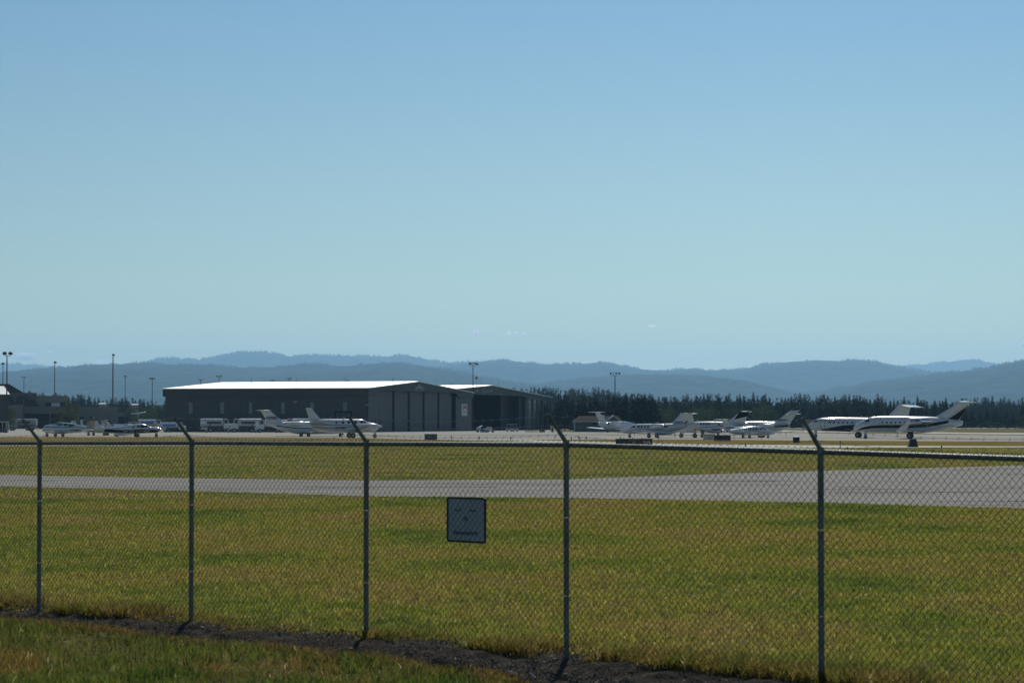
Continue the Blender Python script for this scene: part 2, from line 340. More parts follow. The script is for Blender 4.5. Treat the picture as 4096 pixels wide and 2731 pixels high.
sheet_px("car_park", [(2245, 1707), (2330, 1707)], [(2245, 1718), (2330, 1718)], 0.012, LIGHTP)
# tar seams wandering over the apron and cracks on the near taxiway
tb = MB(); rt0_ = random.Random(12)
def seam(x0, x1, y, amp, wpx, z, seed, dy=0.0):
    n = 60; A = []; B = []
    for i in range(n + 1):
        x = x0 + (x1 - x0) * i / n; yy = y + dy * i / n + amp * (float(fbm(x * 0.013, seed, 3, seed)) - 0.44) * 2
        A.append(gp(x, yy - wpx / 2, z)); B.append(gp(x, yy + wpx / 2, z))
    V = A + B
    tb.add(V, [(i, i + 1, n + 2 + i, n + 1 + i) for i in range(n)])
seam(-200, 700, 1741.5, 1.5, 0.9, 0.02, 3); seam(660, 1600, 1744.5, 1.6, 0.9, 0.02, 5, 1.5); seam(1100, 2500, 1743, 2.2, 1.0, 0.02, 7, -6)
seam(2330, 3000, 1741, 1.0, 0.8, 0.02, 9); seam(1500, 2400, 1750, 0.9, 0.5, 0.02, 11)
for q in range(34):
    xa = rt0_.uniform(-300, 4200); fr_ = rt0_.uniform(.08, .92); ln_ = rt0_.uniform(120, 900); xm = xa + ln_ / 2
    yt_ = np.interp(xm, [-900, 0, 700, 1463, 2264, 2856, 3280, 4096, 5000], [1893, 1898, 1911, 1921, 1916, 1895, 1882, 1860, 1842]); yb_ = np.interp(xm, [-900, 0, 700, 1463, 2264, 2856, 3280, 4096, 5000], [1935, 1945, 1962, 1984, 1990, 2003, 2011, 2034, 2065])
    if xm > 2600 or rt0_.random() < .45: seam(xa, xa + ln_, yt_ + (yb_ - yt_) * fr_, rt0_.uniform(1, 4), rt0_.uniform(.35, 1.0), 0.02, 21 + q, rt0_.uniform(-5, 5) * ln_ / 600)
tag(tb.build("road_markings", TARM), kind="structure")

# dirt strip in front of the fence
def near_edge(t):   # photo edge of the camera-side turf: returns distance in front of the fence
    return 0.95 + 0.5 * max(t, 0) + 0.7 * (float(fbm(t * 7, 1.7, 3, 3)) - 0.44) + max(0, t - 0.80) * 8.0
nu, nv = 260, 26; V = []
for i in range(nu):
    t = -0.55 + 2.3 * i / (nu - 1); u = t * _l; ne = min(near_edge(t), 6)
    for j in range(nv):
        a = -0.55 + (ne + 0.55) * j / (nv - 1) + (0.16 * (float(fbm(u * 1.7, 3.3, 3, 8)) - 0.44) if j in (0, nv - 1) else 0)
        X = FA[0] + FU[0] * u + FN[0] * a; Y = FA[1] + FU[1] * u + FN[1] * a
        V.append((X, Y, a))
V = np.array(V); z = TZ(V[:, 0], V[:, 1]); edge = np.clip(1 - np.abs((V[:, 2] - 0.4) / 1.0), 0, 1)
z = z + 0.02 + np.clip(edge, 0, 1) * (fbm(V[:, 0] * 3.1, V[:, 1] * 3.1, 4, 9) * 0.19 - 0.05)
V[:, 2] = z
ii = (np.arange(nv - 1)[None, :] + nv * np.arange(nu - 1)[:, None]); F = np.stack([ii, ii + 1, ii + nv + 1, ii + nv], -1).reshape(-1, 4)
tag(npmesh("dirt_strip", V, F, DIRT), kind="structure")

# ------------------------------------------------------------------ grass blades
def inpoly_taxi(X, Y):
    px = 2048 + FPX * X / Y; py = HOR + 26265.0 / Y
    top = np.interp(px, [-900, 0, 700, 1463, 2264, 2856, 3280, 4096, 5000], [1893, 1898, 1911, 1921, 1916, 1895, 1882, 1860, 1842])
    bot = np.interp(px, [-900, 0, 700, 1463, 2264, 2856, 3280, 4096, 5000], [1935, 1945, 1962, 1984, 1990, 2003, 2011, 2034, 2065])
    return (py > top) & (py < bot)
def blades(name, X, Y, h, wd, mat, lean=0.5, seed=0):
    n = len(X); R = np.random.default_rng(seed); z = TZ(X, Y)
    a = R.uniform(0, 2 * np.pi, n); la = R.uniform(0, 2 * np.pi, n); le = R.uniform(0.1, lean, n) * h
    dx = np.cos(a) * wd / 2; dy = np.sin(a) * wd / 2
    lx = np.cos(la) * le; ly = np.sin(la) * le
    P0 = np.stack([X - dx, Y - dy, z - 0.01], -1); P1 = np.stack([X + dx, Y + dy, z - 0.01], -1)
    P2 = np.stack([X + dx * .8 + lx * .35, Y + dy * .8 + ly * .35, z + h * .6], -1); P3 = np.stack([X - dx * .8 + lx * .35, Y - dy * .8 + ly * .35, z + h * .6], -1)
    P4 = np.stack([X + lx, Y + ly, z + h], -1)
    V = np.stack([P0, P1, P2, P3, P4], 1).reshape(-1, 3); b = np.arange(n)[:, None] * 5
    F = np.concatenate([b + np.array([[0, 1, 2]]), b + np.array([[0, 2, 3]]), b + np.array([[3, 2, 4]])], 0)
    return npmesh(name, V, F, mat)
def scatter(n, Y0, Y1, power=1.0):
    u = RNG.uniform(0, 1, n); Y = (Y0 ** (1 - power) + u * (Y1 ** (1 - power) - Y0 ** (1 - power))) ** (1 / (1 - power)) if power != 1 else Y0 * (Y1 / Y0) ** u
    X = RNG.uniform(-0.32, 0.36, n) * Y; return X, Y
BL = blade_mat("grass_blades", 1.3, (1.0, 1.03, 0.95)); BLD = blade_mat("weed_blades", 1.0, (0.95, 0.85, 1.0))
def fence_side(X, Y): return (X - FA[0]) * FN[0] + (Y - FA[1]) * FN[1]
# airfield side, near
X, Y = scatter(900000, 19.5, 84, 0.4); dF = fence_side(X, Y); k = (dF < -0.35) & ~inpoly_taxi(X, Y)
X, Y = X[k], Y[k]; n = len(X); cl = fbm(X * 1.3, Y * 1.3, 3, 40)
h = (0.03 + 0.045 * RNG.uniform(0, 1, n) ** 2) * (0.5 + 1.1 * cl)
tag(blades("grass", X, Y, h, 0.004 + 0.00022 * Y, BL, 0.8, 1), kind="stuff")
X, Y = scatter(370000, 84, 330, 0.7); k = ~inpoly_taxi(X, Y); px = 2048 + FPX * X / Y; py = HOR + 26265 / Y
k &= py > np.interp(px, [0, 2000, 3200, 4096], [1784, 1784, 1792, 1789]); X, Y = X[k], Y[k]; n = len(X); cl = fbm(X * 0.5, Y * 0.5, 3, 41)
h = (0.03 + 0.055 * RNG.uniform(0, 1, n) ** 2) * (0.5 + 1.0 * cl)
tag(blades("grass", X, Y, h, 0.004 + 0.0004 * Y, BL, 0.8, 2), kind="stuff")
# camera side turf
X, Y = scatter(215000, 16.0, 33, 0.3); dF = fence_side(X, Y); t = ((X - FA[0]) * FU[0] + (Y - FA[1]) * FU[1]) / _l
ne = np.array([min(near_edge(a), 9) for a in t]); k = dF > ne - 0.05; X, Y = X[k], Y[k]; n = len(X); cl = fbm(X * 1.6, Y * 1.6, 3, 44)
h = (0.04 + 0.08 * RNG.uniform(0, 1, n)) * (0.3 + 1.6 * cl)
dd = (fence_side(X, Y) - np.array([min(near_edge(a), 9) for a in ((X - FA[0]) * FU[0] + (Y - FA[1]) * FU[1]) / _l])); br = (dd < 0.35 + 0.9 * RNG.uniform(0, 1, n) * fbm(X * 1.1, Y * 1.1, 3, 60)) | (fbm(X * 0.8, Y * 0.8, 3, 61) > 0.56)
tag(blades("grass", X[~br], Y[~br], h[~br], np.full((~br).sum(), 0.010), blade_mat("turf_blades", 0.75, (0.75, 0.95, 0.9)), 0.9, 3), kind="stuff")
tag(blades("dry_grass", X[br], Y[br], h[br] * 0.8, np.full(br.sum(), 0.009), blade_mat("dry_turf_blades", 0.8, (1.15, 0.88, 1.1)), 0.9, 6), kind="stuff")
n = 36000; u = RNG.uniform(-6, 21, n); a = RNG.uniform(-0.5, 2.6, n); X = FA[0] + FU[0] * u + FN[0] * a; Y = FA[1] + FU[1] * u + FN[1] * a; k = a < np.array([min(near_edge(q), 6) for q in u / _l]); X, Y = X[k], Y[k]; n = len(X)
sz = RNG.uniform(0.006, 0.022, n) * RNG.uniform(0.5, 1, n); c = np.stack([X, Y, TZ(X, Y) + 0.05 + RNG.uniform(-.03, .03, n)], -1); T = RNG.normal(0, 0.7, (n, 4, 3)) * sz[:, None, None]; b = np.arange(n)[:, None] * 4
tag(npmesh("gravel", (c[:, None] + T).reshape(-1, 3), np.concatenate([b + np.array([[0, 1, 2]]), b + np.array([[0, 1, 3]]), b + np.array([[1, 2, 3]]), b + np.array([[0, 2, 3]])], 0), pm("soil_clods", (0.12, 0.108, 0.09), 0.9, var=0.5, vscale=3)), kind="stuff")
# weeds along the foot of the fence
n = 70000; u = RNG.uniform(-6, 21, n); a = 0.12 - np.abs(RNG.normal(0, 0.42, n)); X = FA[0] + FU[0] * u + FN[0] * a; Y = FA[1] + FU[1] * u + FN[1] * a
cl = fbm(u * 1.1, np.zeros(n), 3, 50); k = cl > 0.30 + 0.1 * RNG.uniform(0, 1, n); X, Y, u, a, cl = X[k], Y[k], u[k], a[k], cl[k]; n = len(X)
h = (0.05 + 0.13 * RNG.uniform(0, 1, n)) * np.clip((cl - 0.30) * 4.5, 0.2, 1.2)
tag(blades("weeds", X, Y, h, np.full(n, 0.014), BLD, 0.8, 4), kind="stuff")
n = 2600; u = RNG.uniform(-2.5, 16.5, n); a = RNG.uniform(-0.5, 1.6, n); X = FA[0] + FU[0] * u + FN[0] * a; Y = FA[1] + FU[1] * u + FN[1] * a
DRY = pm("dry_straw", (0.3, 0.22, 0.13), 0.6, var=0.3)
tag(blades("dry_leaves", X, Y, RNG.uniform(0.01, 0.07, n), np.full(n, 0.02), DRY, 2.5, 5), kind="stuff")

# ------------------------------------------------------------------ hills
def hill_mat(name, c1, c2):
    m, t = newmat(name); N = t.nodes.new; L = t.links.new
    o = N("ShaderNodeOutputMaterial"); b = N("ShaderNodeBsdfPrincipled"); L(b.outputs[0], o.inputs[0]); g = N("ShaderNodeNewGeometry")
    n = N("ShaderNodeTexNoise"); n.inputs["Scale"].default_value = 0.007; n.inputs["Detail"].default_value = 14; n.inputs["Roughness"].default_value = 0.75; L(g.outputs["Position"], n.inputs["Vector"])
    r = N("ShaderNodeValToRGB"); r.color_ramp.elements[0].position = 0.4; r.color_ramp.elements[1].position = 0.72; r.color_ramp.elements[0].color = c1 + (1,); r.color_ramp.elements[1].color = c2 + (1,)
    L(n.outputs["Fac"], r.inputs[0]); L(r.outputs[0], b.inputs["Base Color"]); b.inputs["Roughness"].default_value = 1; b.inputs["Specular IOR Level"].default_value = 0.0
    return m
HM = hill_mat("forested_hill", (0.008, 0.020, 0.016), (0.085, 0.10, 0.075))
def hill(name, D, prof, depth, seed, spike=7.0, dens=1.0):
    D = D * 1.9; depth = depth * 1.9
    px = np.arange(prof[0][0], prof[-1][0] + 1, 6.0); P = np.array(prof, float); 
    yy = np.interp(px, P[:, 0], P[:, 1]); ker = np.hanning(13); ker /= ker.sum(); yy = np.convolve(np.pad(yy, 6, mode='edge'), ker, 'valid')
    X = (px - 2048) / FPX * D; Z = CH + (HOR - yy) / FPX * D; Z = Z + (fbm(px * 0.05, px * 0, 4, seed) - 0.47) * 10
    rows = []; ns = 46
    for j in range(ns + 1):
        v = j / ns
        s = math.sin(v * math.pi / 2) ** 1.15
        lump = (fbm(X * 0.00085 + 3, X * 0 + v * 3.0, 5, seed + 2) - 0.47) * 2.0
        z = Z * s * (1 + 0.32 * lump * math.sin(v * math.pi)); z = np.maximum(z, 0) - (1.5 if j == 0 else 0)
        z = np.minimum(z, Z * (0.55 + 0.45 * v) + 2)
        yv = D - depth * (1 - v) + 0 * X; sc = yv / D
        rows.append(np.stack([X * (0.25 + 0.75 * sc) , yv, z * (1 if v < 1 else 1)], -1))
    for v in (0.3, 0.7, 1.0):
        rows.append(np.stack([X, D + depth * 0.6 * v + 0 * X, Z * (1 - v) - 1.0], -1))
    V = np.concatenate(rows, 0); n = len(px); ii = np.arange(n - 1)[None, :] + n * np.arange(len(rows) - 1)[:, None]
    F = np.stack([ii, ii + 1, ii + n + 1, ii + n], -1).reshape(-1, 4)
    T1 = np.concatenate([F[:, [0, 1, 2]], F[:, [0, 2, 3]]], 0)
    # trees standing on the crest and slope
    R = np.random.default_rng(seed); m = int(len(px) * 5 * dens); q = R.uniform(0, n - 1.01, m); q0 = q.astype(int); fr = q - q0
    cl = fbm(q * 0.12, q * 0, 3, seed + 9); k = cl > 0.33; q0, fr, cl = q0[k], fr[k], cl[k]; m = len(q0)
    tx = X[q0] * (1 - fr) + X[q0 + 1] * fr; tz = Z[q0] * (1 - fr) + Z[q0 + 1] * fr; hh = R.uniform(0.45, 1.15, m) * spike * (0.5 + cl) * D / 8000; ww = hh * 0.22
    ty = D + R.uniform(-40, 40, m)
    B = np.stack([np.stack([tx - ww, ty, tz - 6], -1), np.stack([tx + ww, ty, tz - 6], -1), np.stack([tx, ty + ww, tz - 6], -1), np.stack([tx, ty, tz + hh], -1)], 1).reshape(-1, 3)
    b = np.arange(m)[:, None] * 4 + len(V)
    T2 = np.concatenate([b + np.array([[0, 1, 3]]), b + np.array([[1, 2, 3]]), b + np.array([[2, 0, 3]])], 0)
    o = npmesh(name, np.concatenate([V, B], 0), np.concatenate([T1, T2], 0), HM)
    tag(o, kind="structure"); return o
hill("hills", 15500, [(-500, 1470), (0, 1459), (65, 1455), (150, 1462), (215, 1470), (330, 1474), (500, 1490), (700, 1500)], 2000, 1)
hill("hills", 12800, [(450, 1470), (590, 1450), (640, 1433), (700, 1436), (780, 1440), (860, 1432), (900, 1418), (960, 1411), (1020, 1407), (1070, 1411), (1130, 1422), (1180, 1427), (1250, 1420), (1400, 1427), (1500, 1426), (1650, 1424), (1700, 1435), (1750, 1448), (1800, 1450), (1900, 1451), (2100, 1470)], 3000, 2, 8)
hill("hills", 7600, [(-500, 1500), (0, 1490), (100, 1482), (200, 1475), (270, 1471), (330, 1463), (400, 1460), (500, 1456), (620, 1453), (680, 1461), (740, 1457), (840, 1462), (950, 1468), (1050, 1471), (1150, 1466), (1220, 1456), (1300, 1462), (1400, 1465), (1500, 1455), (1580, 1449), (1650, 1458), (1800, 1480), (1950, 1510), (2100, 1532), (2300, 1560), (2500, 1600)], 3000, 3, 8)
hill("hills", 10200, [(1500, 1510), (1650, 1485), (1750, 1470), (1850, 1460), (1950, 1444), (2010, 1438), (2060, 1444), (2120, 1452), (2200, 1458), (2330, 1455), (2400, 1448), (2450, 1455), (2540, 1474), (2620, 1482), (2700, 1480), (2770, 1473), (2820, 1482), (2950, 1480), (3000, 1470), (3060, 1456), (3150, 1448), (3270, 1440), (3330, 1443), (3450, 1441), (3520, 1450), (3580, 1467), (3640, 1477), (3740, 1491), (3900, 1505), (4300, 1530)], 2600, 4, 7)
hill("hills", 15800, [(3300, 1500), (3600, 1468), (3650, 1462), (3780, 1448), (3850, 1441), (3900, 1439), (3950, 1448), (4000, 1460), (4300, 1480)], 2000, 5, 6)
hill("hills", 7400, [(3050, 1600), (3200, 1578), (3350, 1552), (3450, 1536), (3560, 1518), (3650, 1510), (3750, 1497), (3850, 1485), (3950, 1474), (4000, 1459), (4096, 1441), (4300, 1430), (4700, 1440)], 2600, 6, 8)
hill("hills", 7800, [(2100, 1540), (2300, 1512), (2500, 1498), (2650, 1495), (2800, 1500), (2950, 1516), (3050, 1542), (3150, 1570), (3300, 1600)], 2600, 8, 3)

# haze: the air itself
m, t = newmat("haze_air"); o_ = t.nodes.new("ShaderNodeOutputMaterial"); pv = t.nodes.new("ShaderNodeVolumePrincipled")
pv.inputs["Color"].default_value = (0.38, 0.69, 1.0, 1); pv.inputs["Density"].default_value = 4.7e-5; pv.inputs["Anisotropy"].default_value = 0.5
t.links.new(pv.outputs[0], o_.inputs["Volume"])
hz = MB().box(-11500, 11500, -220, 33500, -4, 870).build("haze", m); tag(hz, kind="stuff")

# ------------------------------------------------------------------ clouds (small, far)
cm, t = newmat("cloud_vapour"); N = t.nodes.new; L = t.links.new; o_ = N("ShaderNodeOutputMaterial"); pv = N("ShaderNodeVolumePrincipled")
tc = N("ShaderNodeTexCoord"); ns = N("ShaderNodeTexNoise"); ns.inputs["Scale"].default_value = 2.2; ns.inputs["Detail"].default_value = 4
oi = N("ShaderNodeObjectInfo"); mp = N("ShaderNodeMapping"); L(tc.outputs["Object"], mp.inputs["Vector"]); mo_ = N("ShaderNodeMath"); mo_.operation = 'MULTIPLY'; mo_.inputs[1].default_value = 40; L(oi.outputs["Random"], mo_.inputs[0]); L(mo_.outputs[0], mp.inputs["Location"]); L(mp.outputs[0], ns.inputs["Vector"])
ln = N("ShaderNodeVectorMath"); ln.operation = 'LENGTH'; L(tc.outputs["Object"], ln.inputs[0])
f1 = N("ShaderNodeMath"); f1.operation = 'MULTIPLY_ADD'; f1.inputs[1].default_value = -0.62; f1.inputs[2].default_value = 0.02; L(ln.outputs["Value"], f1.inputs[0]); f2 = N("ShaderNodeMath"); f2.operation = 'ADD'; L(f1.outputs[0], f2.inputs[0]); L(ns.outputs["Fac"], f2.inputs[1])
mr = N("ShaderNodeMapRange"); mr.inputs[1].default_value = -0.06; mr.inputs[2].default_value = 0.22; mr.inputs[3].default_value = 0; mr.inputs[4].default_value = 0.011; L(f2.outputs[0], mr.inputs[0])
L(mr.outputs[0], pv.inputs["Density"]); pv.inputs["Color"].default_value = (1, 1, 1, 1); pv.inputs["Anisotropy"].default_value = 0.78; L(pv.outputs[0], o_.inputs["Volume"])
import bmesh
def cloud(x, y, w_, h_, label):
    b = bmesh.new(); bmesh.ops.create_icosphere(b, subdivisions=3, radius=1)
    for v in b.verts: v.co *= 1 + 0.25 * (float(fbm(v.co.x * 2 + x, v.co.y * 2 + v.co.z * 3 + y, 3, 1)) - 0.45)
    me = bpy.data.meshes.new("cloud"); b.to_mesh(me); b.free(); me.materials.append(cm)
    o = bpy.data.objects.new("cloud", me); COL.objects.link(o); D = 60000
    o.location = at(x, y, D); k = D / FPX; o.scale = (w_ / 2 * k, 320, h_ / 2 * k); tag(o, label, "cloud", kind="structure"); return o
for a in [(105, 1424, 140, 44, "widest wisp of low cloud above the terminal roofs"), (190, 1407, 40, 18, "tiny puff of cloud above the widest wisp"), (265, 1462, 50, 24, "thin cloud scrap between the two tall lamp posts"),
          (310, 1462, 40, 26, "second cloud scrap sitting on the ridge"), (415, 1450, 100, 34, "pale cloud peeping over the ridge beside the tallest lamp post"), (1900, 1328, 46, 26, "small tufted cloud above the peak of the grey hangar"),
          (2035, 1332, 30, 20, "first puff of the three cloud row above the hangars"), (2062, 1333, 30, 16, "middle puff of the three cloud row above the hangars"), (2096, 1335, 28, 11, "flattest puff of the three cloud row"),
          (2608, 1304, 44, 18, "bright lens shaped cloud highest above the pines"), (3712, 1415, 44, 14, "small broken cloud over the distant notch of hills"), (3640, 1463, 110, 14, "flat cloud lying on the notch between hills"), (4092, 1374, 40, 26, "cloud cut off by the edge of the view")]:
    cloud(*a)
# ------------------------------------------------------------------ chain link fence
TP = [(-0.5, 2.30), (-0.25, 2.31), (0.0, 2.33), (0.2516, 2.351), (0.5, 2.362), (0.7423, 2.372), (1.0, 2.33), (1.25, 2.275), (1.5, 2.25), (1.75, 2.25)]
def fpt(t, a=0.0): return (FA[0] + FD[0] * t + FN[0] * a, FA[1] + FD[1] * t + FN[1] * a)
def ftop(t): return float(np.interp(t, [p[0] for p in TP], [p[1] for p in TP]))
fence = empty("chain_link_fence", (*fpt(0.5), 0.26)); fo = fence.location
tag(fence, "tall dark grey chain link fence with slanted barbed wire arms crossing the whole view", "fence")
for t_, zt in TP:
    X, Y = fpt(t_); zb = float(TZ(X, Y))
    b = MB().tube((X, Y, zb - 0.2), (X, Y, zt + 0.01), 0.028, 14)
    b.tube((X, Y, zt - 0.035), (X, Y, zt + 0.045), 0.033, 14)
    p = b.build("post", GALV, fence, True, fo)
    a = MB(); tip = (X + FN[0] * 0.255, Y + FN[1] * 0.255, zt + 0.30)
    a.tube((X, Y, zt + 0.02), tip, 0.023, 8, 0.015); a.build("barb_arm", GALV, p, True, fo)
    for k in range(5):
        z = zb + 0.25 + k * 0.38
        if z < zt - 0.1: MB().tube((X, Y, z), (X, Y, z + 0.012), 0.033, 12).build("tie_band", CHROME if k % 2 else GALV, p, True, fo)
for (t0, z0), (t1, z1) in zip(TP[:-1], TP[1:]):
    b = MB(); A = fpt(t0); B = fpt(t1); b.tube((*A, z0), (*B, z1), 0.0235, 12)
    m_ = ((A[0] + B[0]) / 2, (A[1] + B[1]) / 2); b.build("top_rail", GALV, fence, True, fo)
# fabric: two sets of diagonal wires, 72 mm pitch, crossing on slightly offset planes
Vw, Fw = [], []
def wire(P, r):
    o = sum(len(x) for x in Vw); P = np.array(P); n = len(P)
    offs = np.array([[FU[0], FU[1], 0.0], [0, 0, 1.0], [-FU[0], -FU[1], 0.0]]) * r + np.array([[0, 0, 0], [FN[0] * r * .6, FN[1] * r * .6, 0], [0, 0, 0]])
    V = (P[:, None, :] + offs[None]).reshape(-1, 3); Vw.append(V)
    for i in range(n - 1):
        for k in range(3):
            a = o + i * 3 + k; b = o + i * 3 + (k + 1) % 3; Fw.append((a, b, b + 3, a + 3))
pit = 0.072; H_ = 2.13; off = 0.036
for sgn in (1, -1):
    k = 0; u = -6.0 - H_
    while u < 21.3 + H_:
        pts = []
        for j in range(0, 31):
            w_ = j / 30; uu = u + sgn * w_ * H_ * 0.98
            if -6.0 <= uu <= 21.3:
                t_ = uu / _l; X, Y = fpt(t_, off + 0.0035 * sgn * (1 if j % 2 else -1)); zb = float(TZ(X, Y)) + 0.02; zt = ftop(t_) + 0.045
                pts.append((X, Y, zb + (zt - zb) * w_))
        if len(pts) > 1: wire(pts, 0.0030)
        u += pit
fab = npmesh("fabric", np.concatenate(Vw) - np.array(fo), np.array(Fw), WIREM, fence)
for q in range(3):
    b = MB(); f_ = (0.28, 0.62, 0.95)[q]
    for (t0, z0), (t1, z1) in zip(TP[:-1], TP[1:]):
        n = 8; prev = None
        for i in range(n + 1):
            s_ = i / n; t_ = t0 + (t1 - t0) * s_; X, Y = fpt(t_, 0.255 * f_); z = z0 + (z1 - z0) * s_ + 0.02 + 0.28 * f_ - 0.05 * 4 * s_ * (1 - s_) * (1 + 0.4 * math.sin(t0 * 9 + q))
            if prev: b.tube(prev, (X, Y, z), 0.0017, 4, cap=False)
            prev = (X, Y, z)
        for i in range(24):
            s_ = (i + 0.5) / 24; t_ = t0 + (t1 - t0) * s_; X, Y = fpt(t_, 0.255 * f_); z = z0 + (z1 - z0) * s_ + 0.02 + 0.28 * f_ - 0.05 * 4 * s_ * (1 - s_) * (1 + 0.4 * math.sin(t0 * 9 + q))
            b.tube((X - .012, Y, z - .014), (X + .012, Y, z + .014), 0.0013, 3, cap=False); b.tube((X, Y - .01, z + .014), (X, Y + .01, z - .014), 0.0013, 3, cap=False)
    b.build("barbed_wire", METAL, fence, False, fo)
# warning sign tied behind the fabric
def fmap(t_, z, a): X, Y = fpt(t_, a); return Vector((X, Y, z))
sg = empty("fence_sign", fmap(0.627, 1.36, -0.02)); tag(sg, "small rectangular metal plate with dark rim and faint lettering wired to the fence", "sign"); so_ = sg.location
t0, t1, z0, z1 = 0.6037, 0.6506, 1.375, 1.835
ct, cz = (t0 + t1) / 2, (z0 + z1) / 2; hw_, hz_ = (t1 - t0) / 2 * _l, (z1 - z0) / 2
def rrect(hw, hz, r, n=4):
    P = []
    for cx, cz_, a0 in ((hw - r, hz - r, 0), (-hw + r, hz - r, 90), (-hw + r, -hz + r, 180), (hw - r, -hz + r, 270)):
        for i in range(n + 1): a = math.radians(a0 + 90 * i / n); P.append((cx + r * math.cos(a), cz_ + r * math.sin(a)))
    return P
def sgm(P, a): return [fmap(ct + p[0] / _l, cz + p[1] - 0.0 * p[0], a) for p in P]
SIGNF = pm("sign_face_grey_white", (0.42, 0.47, 0.5), 0.55, var=0.1)
SIGNR = pm("sign_rim_black", (0.02, 0.022, 0.025), 0.6)
MB().prism(sgm(rrect(hw_ - .014, hz_ - .014, .02), 0.012), (-FN[0] * .004, -FN[1] * .004, 0)).build("plate", SIGNF, sg, off=so_)
R_ = MB(); O = rrect(hw_, hz_, .03); I = rrect(hw_ - .02, hz_ - .02, .015)
Vo = sgm(O, .018) + sgm(I, .018) + sgm(O, .004) + sgm(I, .004); n = len(O)
R_.add(Vo, [(i, (i + 1) % n, n + (i + 1) % n, n + i) for i in range(n)] + [(i, (i + 1) % n, 2 * n + (i + 1) % n, 2 * n + i) for i in range(n)] + [(n + i, n + (i + 1) % n, 3 * n + (i + 1) % n, 3 * n + i) for i in range(n)] + [(2 * n + i, 2 * n + (i + 1) % n, 3 * n + (i + 1) % n, 3 * n + i) for i in range(n)])
R_.build("rim", SIGNR, sg, off=so_)
lt = MB(); rr = random.Random(5)
for (xa, xb, za, nch, hh) in ((-.17, -.07, .085, 3, .024), (.055, .15, .085, 3, .024), (-.03, .03, -.01, 2, .04), (-.19, .17, -.15, 10, .036)):
    for i in range(nch):
        a = xa + (xb - xa) * i / nch; wd = (xb - xa) / nch * .75
        for (px_, pw) in ((0, .3), (.7, .3)):
            lt.prism(sgm([(a + wd * px_, za), (a + wd * (px_ + pw), za), (a + wd * (px_ + pw), za + hh * rr.uniform(.7, 1)), (a + wd * px_, za + hh * rr.uniform(.7, 1))], .0145), (-FN[0] * .001, -FN[1] * .001, 0))
        zb_ = za + hh * rr.choice((0, .4, .78)); (rr.random() < .6) and lt.prism(sgm([(a, zb_), (a + wd, zb_), (a + wd, zb_ + hh * .22), (a, zb_ + hh * .22)], .0155), (-FN[0] * .001, -FN[1] * .001, 0))
lt.build("lettering", SIGNR, sg, off=so_)

# ------------------------------------------------------------------ trees
def conifer_mesh(name, seed, n=1500, slim=0.2, gap=0.0):
    R = np.random.default_rng(seed); h = R.beta(1.15, 1.7, n) * 0.93 + 0.05
    az = R.uniform(0, 2 * np.pi, n); 
    lay = 0.75 + 0.35 * np.sin(h * 46 + 3 * np.sin(az + seed)) ; lob = 0.75 + 0.5 * vnoise(az * 1.3 + seed, h * 9, seed)
    prof = np.clip((1 - h), 0, 1) ** 0.58 * np.clip(h / 0.16, 0.25, 1)
    r = slim * prof * lay * lob * R.uniform(0.35, 1.0, n) ** 0.6 + 0.004
    k = vnoise(az * 0.9 + 9, h * 6 + seed, seed + 3) > gap; h, az, r = h[k], az[k], r[k]; n = len(h)
    c = np.stack([r * np.cos(az), r * np.sin(az), h - r * 0.22], -1); s = (0.013 + 0.030 * (1 - h)) * R.uniform(0.7, 1.3, n)
    d = np.stack([np.cos(az), np.sin(az), -0.35 + 0 * az], -1); sd_ = np.stack([-np.sin(az), np.cos(az), R.uniform(-.5, .5, n)], -1)
    V = np.stack([c - sd_ * s[:, None], c + sd_ * s[:, None], c + d * s[:, None] * 1.6, c + np.array([0, 0, 1.1]) * s[:, None]], 1).reshape(-1, 3)
    b = np.arange(n)[:, None] * 4; return V, np.concatenate([b + np.array([[0, 1, 2]]), b + np.array([[0, 1, 3]])], 0)
def decid_mesh(seed, n=1500, wide=0.42):
    R = np.random.default_rng(seed); nl = 9; C = np.stack([R.uniform(-1, 1, nl) * wide * .55, R.uniform(-1, 1, nl) * wide * .55, R.uniform(0.3, 0.82, nl)], -1); C[0] = (0, 0, .8); rad = R.uniform(0.13, 0.24, nl) * wide / .42
    i = R.integers(0, nl, n); v = R.normal(0, 1, (n, 3)); v /= np.linalg.norm(v, axis=1)[:, None]; c = C[i] + v * (rad[i] * R.uniform(0.55, 1.08, n))[:, None]
    c[:, 2] = np.maximum(c[:, 2], 0.06); s = 0.022 * R.uniform(0.6, 1.4, n); a = R.normal(0, 1, (n, 3)); a /= np.linalg.norm(a, axis=1)[:, None]; b2 = np.cross(a, v); 
    V = np.stack([c - a * s[:, None], c + a * s[:, None], c + b2 * s[:, None] * 1.3], 1).reshape(-1, 3)
    return V, np.arange(n)[:, None] * 3 + np.array([[0, 1, 2]])
CON = leaf_mat("conifer_needles", (0.006, 0.015, 0.008), (0.022, 0.038, 0.016), 0.1)
DEC = leaf_mat("broadleaf_leaves", (0.035, 0.058, 0.02), (0.085, 0.11, 0.042), 0.35)
BARK = pm("bark", (0.09, 0.065, 0.05), 0.9, var=0.3)
def proto_tree(kind, seed, **k):
    r = empty(kind, (0, 0, -500)); V, F = (conifer_mesh(kind, seed, **k) if kind != "broadleaf_tree" else decid_mesh(seed, **k))
    npmesh("crown", V, F, CON if kind != "broadleaf_tree" else DEC, r)
    b = MB().tube((0, 0, -0.01), (0, 0, 0.9 if kind != "broadleaf_tree" else .5), 0.014 if kind != "broadleaf_tree" else .03, 6, 0.002)
    if kind == "broadleaf_tree":
        for q in range(5): a = q * 1.257 + seed; b.tube((0, 0, .22), (.2 * math.cos(a), .2 * math.sin(a), .6), .013, 5, .003)
    b.build("trunk", BARK, r); return r
